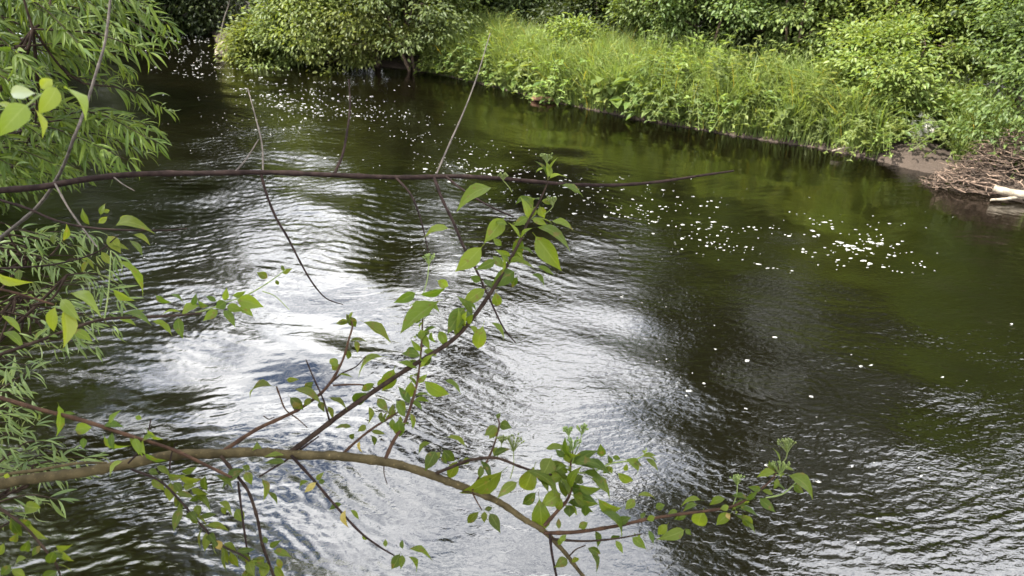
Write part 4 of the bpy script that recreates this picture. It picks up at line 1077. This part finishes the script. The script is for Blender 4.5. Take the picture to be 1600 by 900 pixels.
    # trailing shoots below the main stem
    side([(455, 712), (490, 750), (520, 785), (560, 828), (590, 853), (616, 868)], [2.4, 2.1, 1.8, 1.2], 'branch_dark', 1.49, 1.42,
         [(486, 751, 464, 762, 7), (494, 751, 505, 739, 8), (496, 754, 508, 752, 8), (537, 787, 513, 797, 9), (545, 795, 563, 811, 7), (573, 836, 567, 843, 9), (626, 862, 611, 890, 17), (628, 864, 626, 889, 10), (634, 860, 676, 866, 9), (634, 867, 656, 894, 8), (630, 860, 628, 842, 7), (603, 856, 602, 842, 7)],
         dry=[(496, 752, 475, 769, 10), (541, 793, 540, 826, 9)])
    side([(345, 713), (368, 738), (388, 768), (403, 810), (410, 850), (427, 899), (436, 930)], [2.8, 2.5, 2.3, 2.2], 'stem_brown', 1.49, 1.44,
         [(404, 712, 402, 691, 14), (448, 711, 412, 713, 7), (450, 724, 411, 722, 10), (388, 730, 343, 759, 14), (383, 735, 393, 757, 14), (407, 745, 416, 781, 10), (415, 768, 435, 785, 7), (415, 868, 396, 884, 16), (418, 876, 410, 905, 16), (425, 860, 455, 868, 11), (420, 855, 438, 845, 9), (428, 880, 446, 905, 12), (418, 850, 412, 838, 8), (432, 870, 440, 890, 9), (400, 885, 380, 905, 12), (392, 735, 378, 728, 9)])
    side([(372, 752), (378, 800), (385, 850), (393, 899)], [1.8, 1.6, 1.3], 'branch_dark', 1.48, 1.45, [(368, 792, 381, 816, 16)])
    side([(205, 733), (250, 752), (282, 782), (312, 817), (345, 850), (385, 872), (396, 895)], [2.0, 1.8, 1.5, 1.0], 'branch_dark', 1.47, 1.40,
         [(243, 727, 266, 742, 10), (274, 743, 314, 750, 10), (280, 738, 308, 730, 10), (322, 739, 322, 771, 11), (235, 748, 256, 766, 14), (266, 750, 265, 784, 18), (270, 752, 284, 772, 12), (307, 787, 311, 806, 12), (340, 785, 362, 800, 9), (295, 760, 325, 775, 10), (300, 775, 330, 790, 9), (345, 790, 352, 805, 8),
          (250, 742, 230, 733, 10), (285, 760, 305, 757, 10), (330, 745, 365, 757, 7), (260, 738, 288, 745, 9), (340, 855, 333, 845, 9), (315, 770, 295, 785, 9)], auto=28, alen=(.03, .05), dry=[(335, 842, 345, 860, 12), (395, 872, 388, 898, 9)])
    side([(405, 745), (430, 730), (452, 716), (478, 696), (498, 682)], [1.2, 1.5, 1.6, 1.0], 'branch_dark', 1.48, 1.52)
dogwood()

# --- other leafy branches reaching in from the left
def left_branches():
    root = (-2.5, 1.9, float(ground_z([[-2.5, 1.9]])[0]) - .05)
    def simple(name, label, cat, shoots, group=None, root=root):
        b = Branch(name, label, cat, root, group)
        for i, s in enumerate(shoots):
            pts, r, mat, d, leaves = s[:5]; auto = s[5] if len(s) > 5 else 0; lm = s[6] if len(s) > 6 else 'dogwood_leaf'
            if i == 0:
                p0 = P(*pts[0], d); rt = np.array(root)
                b.world_stem([rt, rt * .55 + p0 * .45 + [0, 0, .1], p0], [.012, .008, r[0] * PXM * d], mat)
            o, c = b.stem(pts, r, mat, d, 'side_branch', nodes=.2, sides=8)
            if leaves or auto:
                mb = MB()
                for lf in leaves: leaf_px(mb, *lf[:5], d + rng.normal(0, .015), *(lf[5:] or ()))
                if auto: auto_leaves(mb, c, auto, .03, .05)
                mb.build('leaves', M[lm], o, origin=b.root)
        return b
    simple('dogwood_branch', 'dark red stemmed branch slanting down to the thick olive branch', 'branch',
           [([(-40, 612), (0, 622), (60, 640), (130, 658), (200, 680), (270, 703), (330, 730), (362, 746)], [3.4, 3.2, 3.0, 2.6, 2.0], 'stem_red', 1.42,
             [(90, 628, 95, 681, 11), (115, 672, 142, 668, 18, 'round'), (130, 682, 130, 701, 10), (158, 668, 194, 663, 11), (160, 675, 198, 704, 9), (210, 682, 220, 711, 12), (222, 706, 261, 723, 7), (170, 665, 185, 640, 7), (228, 668, 252, 690, 7), (210, 650, 222, 655, 8)], 5),
            ([(200, 724), (218, 704), (230, 680), (236, 655)], [1.6, 1.3, .8], 'branch_dark', 1.45, []),
            ([(265, 735), (267, 712), (275, 692)], [1.4, 1.2, .8], 'branch_dark', 1.45, [])])
    simple('dogwood_branch', 'thin ochre branch lying along the thick olive branch at the left', 'branch',
           [([(-40, 748), (0, 742), (60, 735), (120, 724), (166, 723)], [3.0, 2.8, 2.4, 1.6], 'stem_olive', 1.46, [(196, 719, 168, 741, 8), (12, 738, 8, 748, 8)], 0, 'yellow_leaf')])
    simple('dogwood_branch', 'leafy branch reaching out with a green leaf tuft over the glassy water', 'branch',
           [([(-40, 568), (0, 555), (60, 533), (110, 513), (160, 500), (220, 495), (280, 492), (315, 489)], [3.0, 2.8, 2.4, 2.0, 1.6], 'stem_brown', 1.55,
             [(0, 520, 38, 539, 12), (0, 490, 35, 518, 9), (242, 459, 264, 476, 9), (262, 461, 290, 471, 5), (233, 500, 271, 523, 10), (317, 477, 278, 490, 14), (185, 493, 235, 498, 8), (205, 497, 225, 483, 8), (365, 468, 411, 480, 22), (343, 483, 318, 501, 14), (347, 483, 368, 508, 12), (367, 480, 397, 494, 12),
              (355, 470, 337, 482, 16), (350, 472, 354, 450, 10), (330, 478, 305, 468, 8), (360, 462, 385, 455, 9), (340, 472, 322, 462, 8), (300, 478, 306, 460, 9), (352, 478, 380, 486, 14)], 6),
            ([(305, 489), (330, 482), (350, 474), (372, 466)], [1.4, 1.2, .8], 'stem_green', 1.56, []),
            ([(380, 464), (402, 452), (425, 438), (446, 422)], [1.2, 1.0, .7], 'stem_green', 1.58, [(420, 436, 401, 426, 12), (440, 427, 455, 420, 8), (443, 424, 440, 414, 6), (430, 436, 436, 446, 6)]),
            ([(410, 455), (430, 463), (452, 484)], [.8, .5], 'stem_green', 1.58, []),
            ([(163, 500), (169, 460), (172, 420), (173, 392)], [1.3, 1.1, .7], 'stem_green', 1.55, [(175, 403, 234, 458, 12), (173, 450, 209, 471, 11)])])
    simple('dogwood_branch', 'short red stem with a hanging tuft of big yellow green leaves', 'branch',
           [([(-40, 446), (0, 452), (40, 463), (84, 476)], [2.0, 1.8, 1.3], 'stem_red', 1.25,
             [(88, 473, 80, 521, 17), (96, 477, 103, 542, 21), (94, 465, 121, 499, 17), (107, 460, 158, 481, 14), (-6, 417, 39, 448, 11)], 0, 'yellow_leaf')])
    simple('dogwood_branch', 'leaf spray with broad leaves at the end of the thin dark twig', 'branch',
           [([(-40, 420), (30, 418), (90, 412), (150, 395), (185, 368)], [1.8, 1.5, 1.2, .8], 'branch_dark', 1.7,
             [(177, 357, 231, 353, 15), (166, 366, 188, 395, 18), (142, 354, 127, 326, 9), (200, 374, 224, 397, 8), (204, 366, 236, 381, 8), (152, 350, 168, 338, 9), (157, 338, 163, 318, 8), (160, 332, 172, 328, 7), (185, 352, 205, 336, 6), (97, 378, 106, 352, 9), (85, 385, 88, 362, 8), (140, 405, 125, 425, 8)], 8)])
    simple('dogwood_branch', 'close spray of glowing yellow green leaves with one silvery leaf', 'branch',
           [([(-50, 262), (0, 205), (28, 178), (55, 155), (85, 134)], [2.4, 2.0, 1.5, .9], 'stem_green', .95,
             [(90, 132, 62, 176, 26, 'round'), (62, 140, 82, 124, 18, 'round'), (90, 134, 141, 178, 9), (45, 160, -2, 207, 33, 'round'), (-8, 163, 27, 173, 9), (53, 166, 69, 216, 9)], 0, 'yellow_leaf'),
            ([(50, 157), (58, 150), (63, 147)], [.9, .7], 'stem_green', .95, [(63, 147, 11, 147, 21, 'ovate')], 0, 'silver_leaf')], root=(-2.0, .9, float(ground_z([[-2.0, .9]])[0]) - .05))
    b = Branch('grey_stem', 'upright grey brown woody stem in front of the willow leaves', 'stem', (-2.6, 2.2, float(ground_z([[-2.6, 2.2]])[0]) - .05))
    pts = [(-70, 430), (0, 372), (55, 325), (92, 275), (116, 215), (133, 170), (150, 120), (163, 70), (170, 30), (175, -30), (178, -90)]
    pts = [(x, y_, 2.5 - .6 * min(1, k / 4)) for k, (x, y_) in enumerate(pts)]; p0 = P(-70, 430, 2.5); rt = np.array(b.root)
    b.world_stem([rt, rt * .5 + p0 * .5 + [.05, 0, 0], p0], [.012, .008, .0052], 'twig_grey')
    b.stem(pts, [2.8, 2.6, 2.2, 2.0, 1.8], 'twig_grey', 1.75, 'main_shoot', nodes=.25)
    simple('dogwood_branch', 'drooping branch with round leaves in the near lower left', 'branch',
           [([(-40, 770), (0, 795), (40, 825), (70, 860), (88, 884), (100, 920)], [2.6, 2.2, 1.8, 1.4], 'stem_brown', 1.2,
             [(36, 790, 62, 793, 18, 'round'), (38, 812, 73, 844, 11), (48, 838, 38, 867, 14), (86, 858, 76, 883, 16, 'round'), (84, 850, 114, 855, 9), (98, 858, 114, 880, 8), (93, 890, 62, 904, 17), (46, 872, 20, 880, 9), (14, 888, 42, 903, 12), (30, 830, 20, 850, 12), (65, 850, 50, 870, 10), (8, 845, -6, 870, 12), (20, 880, 0, 900, 14)], 6)])
left_branches()

# ------------------------------------------------------------------ willow shrubs of the near left bank
def willow(label, root, twigs, leafmat, l0, l1, density, group='willow shrubs on the near left bank', spacing=.011):
    b = Branch('willow_shrub', label, 'willow', root, group)
    rt = np.array(root)
    mb = MB(); wood = MB()
    hub = None
    for (x0, y0, x1, y1, d0, d1) in twigs:
        p0, p1 = P(x0, y0, d0), P(x1, y1, d1)
        mid = (p0 + p1) / 2 + np.array([0, 0, .07 * np.linalg.norm(p1 - p0)]) + rng.normal(0, .015, 3)
        c = tube(wood, [p0, mid, p1], .0030, .0009, 5, 10)
        L = np.linalg.norm(p1 - p0); n = int(L / spacing * density)
        for k in range(n):
            q = rng.uniform(.12, 1.0) if k > 3 else 1.0
            i = min(int(q * (len(c) - 1)), len(c) - 1)
            tg = unit(c[min(i + 1, len(c) - 1)] - c[max(i - 1, 0)])
            s = unit(np.cross(tg, rng.normal(0, 1, 3)))
            dr = unit(tg * rng.uniform(.35, 1.0) + s * rng.uniform(.35, .9) + np.array([0, 0, -rng.uniform(.1, .8)]))
            ll = rng.uniform(l0, l1) * (1 if q < .9 else .75)
            nor = unit(np.array([0, -.35, 1.0]) + rng.normal(0, .5, 3))
            near_leaf(mb, c[i], c[i] + dr * ll, nor, ll * rng.uniform(.085, .14), arch=rng.uniform(.05, .22), kind='lance', fold=.35, petiole=.05)
    # boughs from the root to the beginnings of the twigs
    st = np.array([P(t[0], t[1], t[4]) for t in twigs])
    cs = st[rng.permutation(len(st))[:6]]
    for p in cs:
        tube(wood, [rt + rng.normal(0, .05, 3) * [1, 1, 0], rt * .5 + p * .5 + [-.15, 0, .1], p], [.02, .012, .004], None, 7, 8)
    for p in st:
        q = cs[np.argmin(np.linalg.norm(cs - p, axis=1))]
        if np.linalg.norm(q - p) > .02: tube(wood, [q, (p + q) / 2 + [0, 0, -.03], p], .004, .003, 5, 4)
    wood.build('stems', M['stem_brown'], b.t, origin=b.root)
    mb.build('foliage', M[leafmat], b.t, origin=b.root)

tw = []
for (x1, y1) in [(270, 42), (262, 62), (246, 28), (232, 82), (215, 60), (205, 112), (190, 25), (232, 10), (180, 85), (165, 130), (150, 60), (140, 110), (120, 30), (110, 90), (95, 140), (80, 60), (70, 20), (55, 110), (40, 70), (30, 30), (20, 120), (10, 80), (200, -10), (160, -15), (120, -5), (90, 10), (190, 60), (175, 110), (60, 150), (130, 75), (100, 55), (10, 40), (45, 10), (150, 10)]:
    tw.append((x1 - rng.uniform(120, 190), y1 - rng.uniform(25, 75), x1, y1, 2.3 + rng.uniform(-.25, .35), 2.3 + rng.uniform(-.3, .3)))
for (x1, y1) in [(262, 172), (240, 205), (245, 222), (225, 240), (232, 195), (200, 250), (185, 220), (170, 262), (150, 235), (130, 270), (120, 240), (100, 262), (80, 225), (60, 265), (40, 230), (25, 262), (10, 215), (205, 188), (160, 200), (60, 200), (90, 275), (40, 280), (10, 275), (215, 215)]:
    tw.append((x1 - rng.uniform(120, 190), y1 - rng.uniform(10, 50), x1, y1, 2.5 + rng.uniform(-.25, .3), 2.5 + rng.uniform(-.3, .3)))
willow('dense willow with long drooping leaves filling the upper left', (-3.6, 2.9, gz1(-3.6, 2.9)), tw, 'willow_leaf', .055, .098, 1.1)
tw = []
for (x1, y1) in [(60, 365), (95, 375), (120, 385), (150, 400), (175, 425), (185, 445), (160, 450), (130, 430), (100, 420), (70, 410), (40, 395), (195, 470), (170, 490), (140, 480), (110, 470), (75, 455), (50, 440), (120, 520), (150, 540), (95, 545), (60, 520), (85, 500), (60, 560), (145, 505), (180, 400), (20, 420), (10, 470), (135, 365), (175, 510), (30, 540)]:
    tw.append((x1 - rng.uniform(70, 130), y1 - rng.uniform(-25, 35), x1, y1, 2.5 + rng.uniform(-.2, .2), 2.5 + rng.uniform(-.2, .2)))
willow('sparse grey green willow spray hanging below the bare branch', (-3.3, 2.6, gz1(-3.3, 2.6)), tw, 'willow_grey', .05, .09, .5)
tw = []
for (x1, y1) in [(48, 580), (30, 600), (50, 625), (20, 645), (55, 665), (30, 680), (15, 700), (60, 700), (95, 705), (80, 690), (40, 720), (120, 720), (10, 660), (5, 620), (70, 735), (130, 735), (150, 715), (20, 735), (40, 570), (10, 575), (85, 720), (110, 705), (60, 645), (30, 655), (60, 790), (20, 800), (90, 780)]:
    tw.append((x1 - rng.uniform(60, 120), y1 + rng.uniform(-10, 50), x1, y1, 2.2 + rng.uniform(-.2, .2), 2.2 + rng.uniform(-.2, .2)))
willow('low grey green willow shoots behind the left end of the thick branch', (-3.1, 2.5, gz1(-3.1, 2.5)), tw, 'willow_grey', .05, .085, .52)
